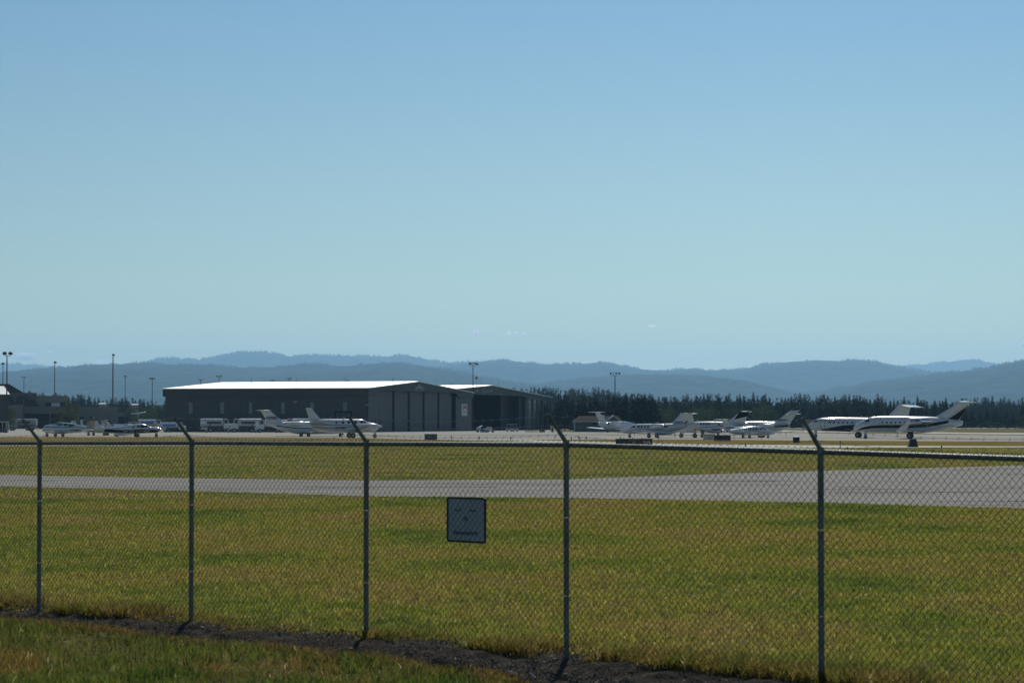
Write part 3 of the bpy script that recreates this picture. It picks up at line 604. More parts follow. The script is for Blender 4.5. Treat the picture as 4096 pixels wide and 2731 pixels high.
PC = [proto_tree("pine_tree", i, slim=s_, gap=g_) for i, (s_, g_) in enumerate([(0.22, .1), (0.28, .15), (0.34, .2), (0.24, .25), (0.3, .05), (0.4, .22), (.2, .15)])]
PD = [proto_tree("broadleaf_tree", 50 + i, wide=w_) for i, w_ in enumerate([.42, .5, .36, .46])]
used = set()
def tree(P, i, x, ytop, Y, wsc, label, group):
    p = P[i % len(P)]; first = (id(P), i % len(P)) not in used
    o = p if first else copy_tree(p); used.add((id(P), i % len(P)))
    top = at(x, ytop, Y); o.location = (top.x, Y, -0.05); o.scale = (top.z * wsc, top.z * wsc, top.z); o.rotation_euler = (0, 0, random.uniform(0, 6.28))
    tag(o, label, "tree", group); return o
rt = random.Random(3)
SKY_R = [(2030, 1552), (2150, 1545), (2230, 1548), (2300, 1552), (2400, 1552), (2480, 1560), (2560, 1570), (2640, 1585), (2700, 1580), (2860, 1570), (2960, 1578), (3000, 1568), (3060, 1582), (3150, 1585), (3190, 1575), (3350, 1580), (3420, 1576), (3560, 1590), (3700, 1595), (3830, 1605), (3860, 1590), (3900, 1583), (4000, 1582), (4096, 1588), (4300, 1590)]
SKY_L = [(60, 1560), (120, 1556), (150, 1562), (200, 1572), (250, 1558), (300, 1566), (340, 1572), (400, 1590), (450, 1590), (500, 1582), (530, 1580), (560, 1590), (600, 1596), (660, 1600)]
def prof(P, x): return float(np.interp(x, [p[0] for p in P], [p[1] for p in P]))
x = 118.0; i = 0
while x < 660:
    yt = prof(SKY_L, x) + rt.uniform(-6, 22) * rt.random(); Y = rt.uniform(1350, 1500)
    lab = "dusky pine rising behind the terminal roofs" if x < 470 else "dusky pine between the terminal and the long grey hangar"
    tree(PC, rt.randrange(7), x, yt, Y, rt.uniform(0.65, 1.0), lab, "pines behind the terminal" if x < 470 else "pines between terminal and hangar"); x += rt.uniform(11, 22)
x = 2036.0
while x < 4140:
    far = x > 3835 or x < 2560
    yt = prof(SKY_R, x) + rt.uniform(-14, 30) * rt.random() - 3; Y = rt.uniform(1500, 1750) if far else rt.uniform(1050, 1300)
    seg = ("hazy pine showing over the roof of the open hangar", "pines behind the open hangar") if x < 2215 else ("hazy pine in the back row above the small brown roofed shed", "back row pines above the shed") if x < 2620 else ("pine in the dark treeline behind the parked business jets", "pines behind the business jets") if x < 3700 else ("hazy pine beyond the tail of the largest jet", "pines beyond the largest tail")
    tree(PC, rt.randrange(7), x, yt, Y, rt.uniform(0.6, 0.95), *seg); x += rt.uniform(11, 20)
for x in np.arange(2570, 4140, 27):      # nearer, lower row
    tree(PC, rt.randrange(7), x + rt.uniform(-9, 9), rt.uniform(1596, 1650), rt.uniform(950, 1020), rt.uniform(0.8, 1.3), "lower dark pine in the nearer row behind the parked jets", "nearer row pines behind the jets")
for x, yt in [(2236, 1566), (2262, 1568), (2290, 1590), (2312, 1592), (2335, 1572), (2358, 1580), (2383, 1576), (2410, 1596), (2432, 1576), (2458, 1574), (2478, 1582), (2500, 1574), (2527, 1566), (2545, 1580), (2560, 1570), (2578, 1568), (2600, 1568), (2615, 1590)]:
    tree(PC, rt.randrange(7), x, yt, rt.uniform(700, 790), rt.uniform(0.8, 1.2), "dark tall pine standing right behind the small shed", "dark pines behind the shed")
for x, yt, Y, w_ in [(600, 1622, 1000, 1.2), (560, 1615, 1050, 1.1), (520, 1620, 1000, 1.0), (645, 1608, 1100, 1.2)]:
    tree(PD, rt.randrange(4), x, yt, Y, w_, "bushy broadleaf tree beside the end wall of the long hangar", "bushy trees between terminal and hangar")
for x, yt, Y, w_ in [(2640, 1625, 900, 1.2), (2665, 1650, 880, 1.3), (2680, 1615, 930, 1.0), (2780, 1617, 930, 1.2), (2812, 1622, 920, 1.3), (2850, 1620, 930, 1.2), (2925, 1628, 930, 1.2), (2960, 1630, 930, 1.1), (3020, 1618, 940, 1.2), (3060, 1608, 950, 1.3), (3085, 1628, 930, 1.1), (2745, 1640, 910, 1.2)]:
    tree(PD, rt.randrange(4), x, yt, Y, w_, "yellowish green broadleaf tree in front of the pines behind the smaller jets", "broadleaf trees behind the smaller jets")
for x, yt, Y, w_ in [(3960, 1678, 860, 1.8), (3990, 1685, 850, 2.0), (4030, 1690, 840, 2.0), (4090, 1655, 900, 1.4), (4060, 1692, 850, 1.8), (3925, 1690, 850, 2.0)]:
    tree(PD, rt.randrange(4), x, yt, Y, w_, "low round bush at the edge of the field beyond the largest jet", "bushes beyond the largest jet")
o = tree(PD, 1, 273, 1594, 640, 1.15, "lone drooping green tree in front of the low terminal wall", None)
o = tree(PD, 2, 42, 1625, 700, 0.75, "small dark tree beside the ribbed metal shed", None)
if o.get("group"): del o["group"]
# forest mass filling behind the rows
Vs, Fs = [], []; nb = 0; pr = [conifer_mesh("f", 80 + i, n=480, slim=.3) for i in range(4)]
for k in range(1000):
    x = rt.uniform(100, 680) if k < 130 else rt.uniform(2020, 4250); L_ = x < 700
    Y = rt.uniform(1300, 1700) if (L_ or x < 2560 or x > 3850) else rt.uniform(1030, 1320)
    ty = (prof(SKY_L, x) if L_ else prof(SKY_R, x)) + rt.uniform(16, 70); p = at(x, ty, Y); V, F = pr[rt.randrange(4)]
    a = rt.uniform(0, 6.28); c_, s_ = math.cos(a), math.sin(a); W = V * np.array([p.z * 1.2, p.z * 1.2, p.z]); W = np.stack([W[:, 0] * c_ - W[:, 1] * s_ + p.x, W[:, 0] * s_ + W[:, 1] * c_ + Y, W[:, 2]], -1)
    Vs.append(W); Fs.append(F + nb); nb += len(W)
tag(npmesh("forest", np.concatenate(Vs), np.concatenate(Fs), CON), kind="stuff")
for p in PC + PD:
    if (p.location.z < -400): COL.objects.unlink(p)

# ------------------------------------------------------------------ hangars
B1 = Vector((-34.6, 610.0, 0)); GU = Vector((.288, .957, 0)).normalized(); GN = Vector((GU.y, -GU.x, 0))   # GU along the gable, GN out of the gable
def G(s, n, z, B=B1): return B + GU * s + GN * n + Vector((0, 0, z))
def gs(x, y, n=0.0, B=B1):
    """photo pixel -> (s, z) on the gable plane"""
    P0 = B + GN * n; k = (x - 2048) / FPX; s = (k * P0.y - P0.x) / (GU.x - k * GU.y); Y = P0.y + GU.y * s; return s, CH + (HOR - y) * Y / FPX
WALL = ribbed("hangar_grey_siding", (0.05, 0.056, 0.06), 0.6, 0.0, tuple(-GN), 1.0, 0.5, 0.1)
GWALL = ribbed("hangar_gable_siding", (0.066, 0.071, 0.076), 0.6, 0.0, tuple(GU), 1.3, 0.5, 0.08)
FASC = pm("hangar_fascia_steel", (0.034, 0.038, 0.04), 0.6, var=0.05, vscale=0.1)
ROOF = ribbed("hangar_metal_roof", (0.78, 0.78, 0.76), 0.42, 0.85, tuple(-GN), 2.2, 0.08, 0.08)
TRANS = pm("translucent_panel", (0.18, 0.22, 0.18), 0.5)
LEN = 54.0; RS = 36.7; E0 = 10.75; RZ = 12.85; W1 = 83.5; E1 = gs(1894, 1569)[1]
h1 = empty("aircraft_hangar", G(W1 / 2, -LEN / 2, 0)); tag(h1, "long grey metal hangar with shining roof and closed five panel door", "hangar"); ho = h1.location
def GP(parent, name, mat, mb, off): return mb.build(name, mat, parent, False, off)
def gbox(mb, s0, s1, n0, n1, z0, z1, B=B1):
    P = [G(s, n, z, B) for z in (z0, z1) for n in (n0, n1) for s in (s0, s1)]
    return mb.add(P, [(0, 2, 3, 1), (4, 5, 7, 6), (0, 1, 5, 4), (2, 6, 7, 3), (0, 4, 6, 2), (1, 3, 7, 5)])
# long wall + back
zf = E0 - 2.0
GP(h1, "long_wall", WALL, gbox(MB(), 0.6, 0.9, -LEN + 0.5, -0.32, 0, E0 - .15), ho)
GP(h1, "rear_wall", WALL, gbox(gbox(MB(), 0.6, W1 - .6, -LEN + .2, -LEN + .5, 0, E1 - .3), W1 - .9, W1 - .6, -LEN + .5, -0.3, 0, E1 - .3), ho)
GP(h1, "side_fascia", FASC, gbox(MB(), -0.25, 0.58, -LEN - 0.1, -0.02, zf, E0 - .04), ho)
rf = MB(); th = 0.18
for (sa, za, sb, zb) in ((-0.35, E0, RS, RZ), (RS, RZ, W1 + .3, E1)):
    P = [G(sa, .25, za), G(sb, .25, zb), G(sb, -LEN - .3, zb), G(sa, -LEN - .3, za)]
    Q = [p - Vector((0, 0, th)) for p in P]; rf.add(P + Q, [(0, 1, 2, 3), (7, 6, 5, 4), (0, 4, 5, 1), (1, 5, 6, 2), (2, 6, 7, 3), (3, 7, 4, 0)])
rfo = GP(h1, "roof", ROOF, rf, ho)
for x_ in (871, 1054, 1250, 1444):
    n_ = -LEN * (1 - (x_ - 700) / 800.0); z_ = E0 + (RZ - E0) * .78
    n_ = max(-LEN + 1, min(-1, n_)); MB().tube(G(RS * .78, n_, z_ - .2), G(RS * .78, n_, z_ + 1.3), .07, 6).tube(G(RS * .78, n_, z_ + 1.3), G(RS * .78, n_, z_ + 1.45), .16, 6).build("vent_pipe", METAL, rfo, off=ho)
# gable front: fascia with the door opening cut below
ds0 = gs(1521, 1700)[0]; ds1 = gs(1829, 1700)[0]; dz = gs(1675, 1566)[1]
def roofz(s): return E0 + (RZ - E0) * s / RS if s < RS else RZ + (E1 - RZ) * (s - RS) / (W1 - RS)
pz = gs(1850, 1591)[1]
F1 = [(-0.25, zf), (ds0 - 3.5, zf), (ds0 - 1.0, dz), (ds1 - 1.5, dz), (ds1 + 2.2, pz), (W1 + .2, pz), (W1 + .2, E1 - .2), (RS, RZ - .2), (-.25, E0 - .2)]
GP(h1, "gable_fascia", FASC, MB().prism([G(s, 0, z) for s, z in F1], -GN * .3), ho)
GP(h1, "corner_pier", GWALL, gbox(MB(), .6, ds0, -.75, -.35, 0, dz + .5), ho)
GP(h1, "corner_pier", GWALL, gbox(MB(), ds1, W1 - .3, -.75, -.35, 0, pz + .3), ho)
cols = [gs(x, 1700)[0] for x in (1526.5, 1588.8, 1650, 1709, 1768, 1824)]
for a, b_ in zip(cols[:-1], cols[1:]): GP(h1, "door_panel", GWALL, gbox(MB(), a + .9, b_ - .9, -1.25, -1.0, 0.02, dz + .4), ho)
for a in cols: GP(h1, "door_column", DARKHOLE, gbox(MB(), a - .93, a + .93, -1.6, -1.3, 0.02, dz + .4), ho)
GP(h1, "threshold", CONC, gbox(MB(), ds0, ds1, -1.6, 0.4, 0.013, 0.06), ho)
# long wall windows, dark recess door, small emblems (mapped on the long wall plane s = .6)
def wl(x, y, s=0.6):
    k = (x - 2048) / FPX; P0 = B1 + GU * s; n = (k * P0.y - P0.x) / (GN.x - k * GN.y); Y = P0.y + GN.y * n; return n, CH + (HOR - y) * Y / FPX
for a, b_ in ((756, 771), (882, 897), (996, 1010), (1125, 1140), (1241, 1256), (1373, 1388)):
    n0 = wl(a, 1609); n1 = wl(b_, 1654); GP(h1, "wall_light_panel", TRANS, gbox(MB(), .54, .62, n0[0], n1[0], n1[1], n0[1]), ho)
n0 = wl(1337, 1643); n1 = wl(1409, 1726); dr = GP(h1, "side_door", DARKHOLE, gbox(MB(), .52, .61, n0[0], n1[0], 0.02, n0[1]), ho)
GP(dr, "door_leaf", WALL, gbox(MB(), .45, .515, n0[0] + .5, n1[0] - .5, 0.02, n0[1] - .5), ho)
EMB = pm("emblem_white", (0.27, 0.29, 0.29), 0.6); EMG = pm("emblem_green", (0.02, 0.06, 0.04), 0.5)
def mountain_shape(): return [(0, 0), (.16, .5), (.24, .36), (.34, .72), (.4, .62), (.5, 1), (.6, .62), (.67, .75), (.78, .36), (.86, .48), (1, 0), (.82, .1), (.66, .3), (.5, .12), (.34, .3), (.18, .1)]
def emblem_wall(x0, x1, y0, y1, flip):
    P = [];
    for u, v in mountain_shape():
        v = 1 - v if flip else v; n_, z_ = wl(x0 + (x1 - x0) * u, y1 + (y0 - y1) * v); P.append(G(.56, n_, z_))
    MB().prism(P, -GU * .03).build("emblem", EMB, h1, off=ho)
emblem_wall(1172, 1191, 1601, 1615, True); emblem_wall(1458, 1484, 1613, 1623, False)
def glogo(parent, off, x0, x1, y0, y1, mat, n=0.06, B=B1, shp=None):
    P = [];
    for u, v in (shp or mountain_shape()):
        s, z = gs(x0 + (x1 - x0) * u, y1 + (y0 - y1) * v, n, B); P.append(G(s, n, z, B))
    return MB().prism(P, -GN * .04).build("emblem", mat, parent, off=off)
def gtext(parent, off, txt, x0, x1, y0, y1, mat, n=0.1, B=B1, bold=.03, name="lettering"):
    V, F = text_pts(txt, bold=bold); P = []
    for u, v in V: s, z = gs(x0 + (x1 - x0) * u, y1 + (y0 - y1) * v, n, B); P.append(G(s, n, z, B))
    return MB().add(P, F).build(name, mat, parent, off=off)
glogo(h1, ho, 1654, 1700, 1534, 1566, EMG, .05, shp=[(0, 0), (.0, .5), (.2, .8), (.5, 1.02), (.8, .8), (1, .5), (1, 0)])
glogo(h1, ho, 1662, 1680, 1538, 1557, EMB, .12, shp=[(0, 0), (.5, .8), (.8, .2), (.5, .3), (.3, .05)]); glogo(h1, ho, 1670, 1690, 1535, 1559, EMB, .14, shp=[(0, .3), (.4, 1), (.7, .3), (.45, .5), (.3, .2)]); glogo(h1, ho, 1680, 1697, 1540, 1558, EMB, .12, shp=[(0, .1), (.4, .8), (1, 0), (.6, .3), (.4, .2)])
LETG = pm("letter_grey_green", (0.16, 0.19, 0.17), 0.5)
gtext(h1, ho, "GLACIER JET", 1661, 1696, 1560, 1564.5, LETG, .12)
# billboard with a red shield on the corner pier
bb = MB(); s0, z0 = gs(1850, 1615, .0); s1, z1 = gs(1872, 1663, .0); gbox(bb, s0, s1, -.33, -.2, z1, z0)
bo = GP(h1, "sign_board", pm("board_white", (0.5, 0.52, 0.53), .5), bb, ho)
SH = [(.5, 0), (.85, .18), (1, .55), (.92, .85), (1, 1), (.75, .94), (.5, 1.0), (.25, .94), (0, 1), (.08, .85), (0, .55), (.15, .18)]
glogo(bo, ho, 1852.5, 1869.5, 1620, 1650, pm("shield_rim", (.75, .75, .75), .5), -.16, shp=SH); glogo(bo, ho, 1853.5, 1868.5, 1621, 1649, REDP, -.12, shp=SH)
glogo(bo, ho, 1854.5, 1867.5, 1621.5, 1629, BLACKP, -.09, shp=[(0, 0), (1, 0), (1, 1), (0, 1)])
gtext(bo, ho, "66", 1855.5, 1866.5, 1632, 1644, pm("shield_white", (.8, .8, .8), .5), -.06)
gtext(bo, ho, "PHILLIPS", 1855, 1867, 1623, 1627.5, MATS["shield_white"], -.04, bold=.02)

# second hangar, open front
B2 = B1 - GN * 3.0; SA = 72.5; SP_, ZP_ = gs(1965, 1540, 0, B2); SE, ZE = gs(2208, 1587.5, 0, B2); L2 = 52.0
h2 = empty("open_hangar", G((SA + SE) / 2, -L2 / 2, 0, B2)); tag(h2, "grey gabled hangar with its door rolled open and tall windows at one end", "hangar"); h2o = h2.location
zA = gs(1841, 1557.5, 0, B2)[1]
rf = MB()
for (sa, za, sb, zb) in ((SA, zA, SP_, ZP_), (SP_, ZP_, SE + .3, ZE)):
    P = [G(sa, .25, za, B2), G(sb, .25, zb, B2), G(sb, -L2 - .3, zb, B2), G(sa, -L2 - .3, za, B2)]
    Q = [p - Vector((0, 0, th)) for p in P]; rf.add(P + Q, [(0, 1, 2, 3), (7, 6, 5, 4), (0, 4, 5, 1), (1, 5, 6, 2), (2, 6, 7, 3), (3, 7, 4, 0)])
rf2 = GP(h2, "roof", ROOF, rf, h2o)
os0 = gs(1895, 1700, 0, B2)[0] + .5; os1 = gs(2107, 1700, 0, B2)[0]; oz = gs(1990, 1581, 0, B2)[1]; bz = gs(2150, 1599, 0, B2)[1]
F2 = [(SA, oz), (os1 - 3, oz), (os1 + 1.5, bz), (SE, bz), (SE, ZE - .2), (SP_, ZP_ - .2), (SA, zA - .2)]
GP(h2, "gable_fascia", FASC, MB().prism([G(s, 0, z, B2) for s, z in F2], -GN * .3), h2o)
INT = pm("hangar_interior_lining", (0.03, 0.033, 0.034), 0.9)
GP(h2, "rear_wall", INT, MB().prism([G(s, -L2 + .3, z, B2) for s, z in ((SA, 0), (SE, 0), (SE, ZE - .2), (SP_, ZP_ - .2), (SA, zA - .2))], -GN * .3), h2o)
GP(h2, "side_wall", INT, gbox(MB(), os0 - 1.5, os0 - 1.2, -L2 + .3, -.4, 0, zA + (ZP_ - zA) * (os0 - 1.5 - SA) / (SP_ - SA) - .2, B2), h2o); GP(h2, "side_wall", INT, gbox(MB(), SE - .5, SE - .2, -L2 + .3, -.4, 0, ZE - .08, B2), h2o)
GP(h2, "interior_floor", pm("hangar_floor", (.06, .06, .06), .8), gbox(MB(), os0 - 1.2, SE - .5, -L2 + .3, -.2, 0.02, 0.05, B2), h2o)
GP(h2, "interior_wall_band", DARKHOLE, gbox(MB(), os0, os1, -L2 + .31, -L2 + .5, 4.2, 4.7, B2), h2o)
for xa, xb, n_ in ((2004, 2069, -5), (2077, 2106, -1.4)):
    a = gs(xa, 1700, n_, B2)[0]; b_ = gs(xb, 1700, n_, B2)[0]; GP(h2, "door_panel", GWALL, gbox(MB(), a, b_, n_ - .2, n_, 0.06, oz + .3, B2), h2o)
GP(h2, "corner_pier", GWALL, gbox(MB(), gs(2106, 1700, 0, B2)[0], gs(2119, 1700, 0, B2)[0], -.7, -.31, 0, bz + .3, B2), h2o)
GP(h2, "corner_pier", GWALL, gbox(MB(), gs(2196, 1700, 0, B2)[0], gs(2203, 1700, 0, B2)[0], -.7, -.31, 0, bz + .3, B2), h2o)
wx = [2119, 2137, 2157, 2177, 2196]
for a, b_ in zip(wx[:-1], wx[1:]):
    wd = GP(h2, "window", DGLASS, gbox(MB(), gs(a, 1700, 0, B2)[0] + .5, gs(b_, 1700, 0, B2)[0] - .5, -.62, -.56, 0.5, bz + .2, B2), h2o)
    if b_ != 2196: GP(h2, "mullion", GWALL, gbox(MB(), gs(b_ - 2, 1700, 0, B2)[0], gs(b_ + 2, 1700, 0, B2)[0], -.6, -.31, 0, bz + .3, B2), h2o)
    for z_ in (3.2, 5.8, 7.6): GP(wd, "window_bar", FASC, gbox(MB(), gs(a, 1700, 0, B2)[0] + .6, gs(b_, 1700, 0, B2)[0] - .6, -.55, -.5, z_, z_ + .15, B2), h2o)
glogo(h2, h2o, 1901, 1918, 1554, 1569, EMB, .08, B2)
gtext(h2, h2o, "G", 1926, 1941, 1551, 1573, LETG, .1, B2); gtext(h2, h2o, "LACIER", 1942, 1973, 1556, 1570, LETG, .1, B2)
gtext(h2, h2o, "JET CENTER", 1980, 2037, 1556, 1570, pm("letter_green", (.03, .11, .07), .5), .1, B2)

def antenna(name, x, y0, y1, Y, label, beacon=False, r=.05):
    a = at(x, y0, Y); b_ = at(x, y1, Y); o = MB().tube(b_ - Vector((0, 0, .5)), a, r, 6, r * .5)
    e = empty(name, b_); o.build("mast", METAL, e, off=b_)
    if beacon: MB().tube(a - Vector((0, 0, .1)), a + Vector((0, 0, .7)), .3, 10).build("beacon_light", pm("red_lens", (.4, .03, .03), .3), e, True, off=b_)
    else: MB().tube(a - Vector((.5, 0, .8)), a + Vector((.5, 0, -.8)), .03, 5).build("cross_bar", METAL, e, off=b_)
    tag(e, label, "antenna")
antenna("radio_antenna", 1737, 1511, 1537, 668, "thin whip antenna on the ridge end of the closed hangar")
antenna("radio_antenna", 1568, 1506, 1527, 648, "short antenna on the shining roof ridge")
antenna("beacon_mast", 1906, 1516, 1541, 700, "mast with red beacon on the open hangar roof", True, .09)
antenna("radio_antenna", 1921, 1512, 1541, 702, "whip antenna just beside the red beacon mast")
antenna("radio_antenna", 1993, 1503, 1543, 722, "tallest whip antenna near the peak of the open hangar")
antenna("radio_antenna", 122, 1516, 1575, 905, "thin stepped antenna on the terminal roof")

# ------------------------------------------------------------------ terminal and sheds
TW = pm("terminal_stucco_grey", (0.13, 0.12, 0.108), 0.85, var=0.08, vscale=.3); TWB = pm("terminal_stucco_tan", (0.27, 0.215, 0.165), 0.85, var=0.08, vscale=.3)
DROOF = pm("dark_shingle_roof", (0.014, 0.015, 0.015), 1.0, spec=0.0, var=0.25, vscale=2)
TY = 900.0
term = empty("terminal_building", (at(240, 1700, TY).x, TY, 0), math.radians(10)); tag(term, "low sprawling terminal of grey and tan walls with dark pitched roofs", "building"); to = term.location
def pxbox(mb, x0, x1, y0, y1, Y0, Y1, zb=None):
    a = at(x0, y0, Y0); b_ = at(x1, y1, Y0); return mb.box(a.x, b_.x, Y0, Y1, b_.z if zb is None else zb, a.z)
def TB(name, mat, x0, x1, y0, y1, Y0, Y1, zb=None, parent=None):
    q = (Y0 - TY) * .176 * FPX / Y0; x0 += q; x1 += q
    return pxbox(MB(), x0, x1, y0, y1, Y0, Y1, zb).build(name, mat, parent or term, False, to)
w1 = TB("wall", TW, 92, 252, 1625, 1654, TY, TY + 25)           # parapet band over glazing
TB("wall", TW, 30, 92, 1619, 1700, TY - 4, TY + 20, 0)
TB("wall", TW, 252, 470, 1627, 1700, TY - 2, TY + 25, 0)
TB("wall", TWB, 148, 268, 1583, 1628, TY + 26, TY + 50)
TB("wall", TW, 20, 148, 1571, 1628, TY + 26, TY + 49)
g_ = TB("window", DARKHOLE, 95, 250, 1654.2, 1700, TY + 3, TY + 3.3, 0)
for x_ in (200, 248): TB("column", TWB, x_, x_ + 2.5, 1654.2, 1700, TY + .5, TY + 1.3, 0)
TB("window", DARKHOLE, 182, 262, 1610, 1624, TY + 25.5, TY + 25.8); TB("window", DARKHOLE, 117, 134, 1600, 1622, TY + 25.5, TY + 25.8)
TB("roof_unit", GREYP, 206, 240, 1611, 1625, TY + 20, TY + 23)
TB("window", DARKHOLE, 295, 335, 1667, 1673, TY - 2.3, TY - 2.05); TB("window", DARKHOLE, 355, 372, 1667, 1673, TY - 2.3, TY - 2.05)
TB("canopy", BROWNP, 470, 488, 1651, 1656, TY - 2, TY + 10); TB("wall", TW, 470, 500, 1656, 1664, TY - 2, TY + 20); TB("window", DARKHOLE, 470, 512, 1664, 1700, TY + 5, TY + 5.4, 0)
for x_ in (312, 373): TB("door_sign", pm("yellow_plate", (.55, .35, .03), .5), x_ - 3, x_ + 3, 1667, 1674, TY - 2.6, TY - 2.4)
def hiproof(x0, x1, xr0, xr1, yb, yt, Y0, Y1, name="roof"):
    Ym = (Y0 + Y1) / 2; q = (Ym - TY) * .176 * FPX / Ym; x0, x1, xr0, xr1 = x0 + q, x1 + q, xr0 + q, xr1 + q
    a = at(x0, yb, Y0); b_ = at(x1, yb, Y0); c = at(xr0, yt, Ym); d = at(xr1, yt, Ym)
    V = [(a.x, Y0, a.z), (b_.x, Y0, a.z), (b_.x, Y1, a.z), (a.x, Y1, a.z), (c.x, Ym, c.z), (d.x, Ym, c.z)]
    return MB().add(V, [(0, 1, 5, 4), (1, 2, 5), (2, 3, 4, 5), (3, 0, 4), (3, 2, 1, 0)]).build(name, DROOF, term, False, to)
hiproof(-70, 79, -30, 40, 1571, 1536, TY + 27, TY + 48)
hiproof(42, 138, 72, 94, 1622, 1583, TY - 1, TY + 22); hiproof(-20, 58, 20, 43, 1618, 1584, TY + 1, TY + 22)
# ribbed metal shed at the edge
ms = empty("metal_shed", (at(34, 1700, 600).x, 600, 0), math.radians(12.5)); mo = ms.location; tag(ms, "ribbed pale green metal shed with striped white roof, cut by the edge of view", "shed")
SW = ribbed("shed_siding", (0.055, 0.068, 0.06), .6, 0, (1, 0, 0), .9, .6, .08)
a = at(34, 1577, 600); l = at(-160, 1577, 600); MB().box(l.x, a.x, 600, 618, 0, a.z).build("wall", SW, ms, off=mo)
r1 = at(13, 1545, 600); MB().add([(l.x - .3, 599.5, a.z), (a.x + .35, 599.5, a.z), (a.x + .35 - (a.x - r1.x), 609, r1.z + .2), (l.x - .3, 609, r1.z + .2), (l.x, 618, a.z), (a.x + .35, 618, a.z)], [(0, 1, 2, 3), (3, 2, 5, 4), (1, 5, 2), (0, 3, 4)]).build("roof", ribbed("shed_roof_panels", (.6, .62, .62), .45, .3, (1, 0, 0), .7, .9, .1), ms, off=mo)
# small shed with brown roof
SHW = pm("shed_green_grey_wall", (0.10, 0.125, 0.12), .8); SHR = pm("brown_shingles", (0.075, 0.06, 0.045), 1.0, spec=0.05, var=.2, vscale=3)
Y0 = 640.0; sh = empty("small_shed", (at(2390, 1700, Y0).x, Y0 + 5, 0)); s_o = sh.location; tag(sh, "small green grey shed with brown hipped roof and cross gable beside the open hangar", "shed")
a = at(2297, 1687, Y0); b_ = at(2486, 1687, Y0); MB().box(a.x, b_.x, Y0, Y0 + 9, 0, a.z).build("wall", SHW, sh, off=s_o)
rt0 = at(2317, 1663, Y0).z; xr0 = at(2318, 1663, Y0).x; xr1 = at(2472, 1663, Y0).x
MB().add([(a.x - .5, Y0 - .5, a.z), (b_.x + .5, Y0 - .5, a.z), (b_.x + .5, Y0 + 9.5, a.z), (a.x - .5, Y0 + 9.5, a.z), (xr0, Y0 + 4.5, rt0), (xr1, Y0 + 4.5, rt0)], [(0, 1, 5, 4), (1, 2, 5), (2, 3, 4, 5), (3, 0, 4), (3, 2, 1, 0)]).build("roof", SHR, sh, off=s_o)
c0 = at(2424, 1690, Y0 - 1); c1 = at(2484, 1690, Y0 - 1); cp = at(2454, 1663.5, Y0 - 1)
MB().prism([(c0.x, Y0 - 1, c0.z), (c1.x, Y0 - 1, c0.z), (cp.x, Y0 - 1, cp.z)], (0, 5, 0)).build("cross_gable", SHW, sh, off=s_o)
for p_, q_ in (((c0.x - .2, c0.z - .1), (cp.x, cp.z + .1)), ((c1.x + .2, c0.z - .1), (cp.x, cp.z + .1))):
    MB().prism([(p_[0], Y0 - 1.1, p_[1]), (q_[0], Y0 - 1.1, q_[1]), (q_[0], Y0 - 1.1, q_[1] + .2), (p_[0], Y0 - 1.1, p_[1] + .2)], (0, 5.2, 0)).build("gable_trim", GREYP, sh, off=s_o)
MB().box(a.x - .55, b_.x + .55, Y0 - .62, Y0 - .5, a.z - .02, a.z + .16).build("eave_board", GREYP, sh, off=s_o)
wv = at(2374, 1691, Y0); ww_ = at(2386, 1698, Y0); MB().box(wv.x, ww_.x, Y0 - .05, Y0 + .02, ww_.z, wv.z).build("window", DARKHOLE, sh, off=s_o)
MB().box(a.x - .05, a.x + .2, Y0 - .06, Y0, 0, a.z - .1).build("corner_trim", GREYP, sh, off=s_o)
cx_ = at(2446, 1700, Y0).x; MB().box(cx_, cx_ + .2, Y0 - .06, Y0, 0, a.z - .1).build("corner_trim", GREYP, sh, off=s_o)
# far small buildings glimpsed between trees
for (x0, x1, y0, y1, Y, lab) in ((396, 418, 1611, 1616, 1280, "tiny pale roof among the pines behind the terminal"), (527, 547, 1614, 1619, 1250, "tiny pale roof above the bushy trees"), (3008, 3052, 1678, 1712, 915, "low grey roofed house behind the second smallest jet"), (4088, 4120, 1707, 1713, 935, "white low building at the far field edge"), (3218, 3262, 1678, 1712, 900, "brown roofed house behind the nose of the dark bellied jet")):
    a = at(x0, y0, Y); b_ = at(x1, y1, Y); e = empty("far_house", ((a.x + b_.x) / 2, Y + 3, 0)); zz = a.z; zm = b_.z + (a.z - b_.z) * .55
    if y1 < 1700: zm = b_.z
    MB().box(a.x, b_.x, Y, Y + 7, 0, zm).build("wall", TWB, e, off=e.location)
    MB().prism([(a.x - .4, Y - .5, zm), (a.x - .4, Y + 7.5, zm), (a.x - .4, Y + 3.5, zz)], (b_.x - a.x + .8, 0, 0)).build("roof", GREYP if y1 < 1700 else SHR, e, off=e.location)
    tag(e, lab, "house")

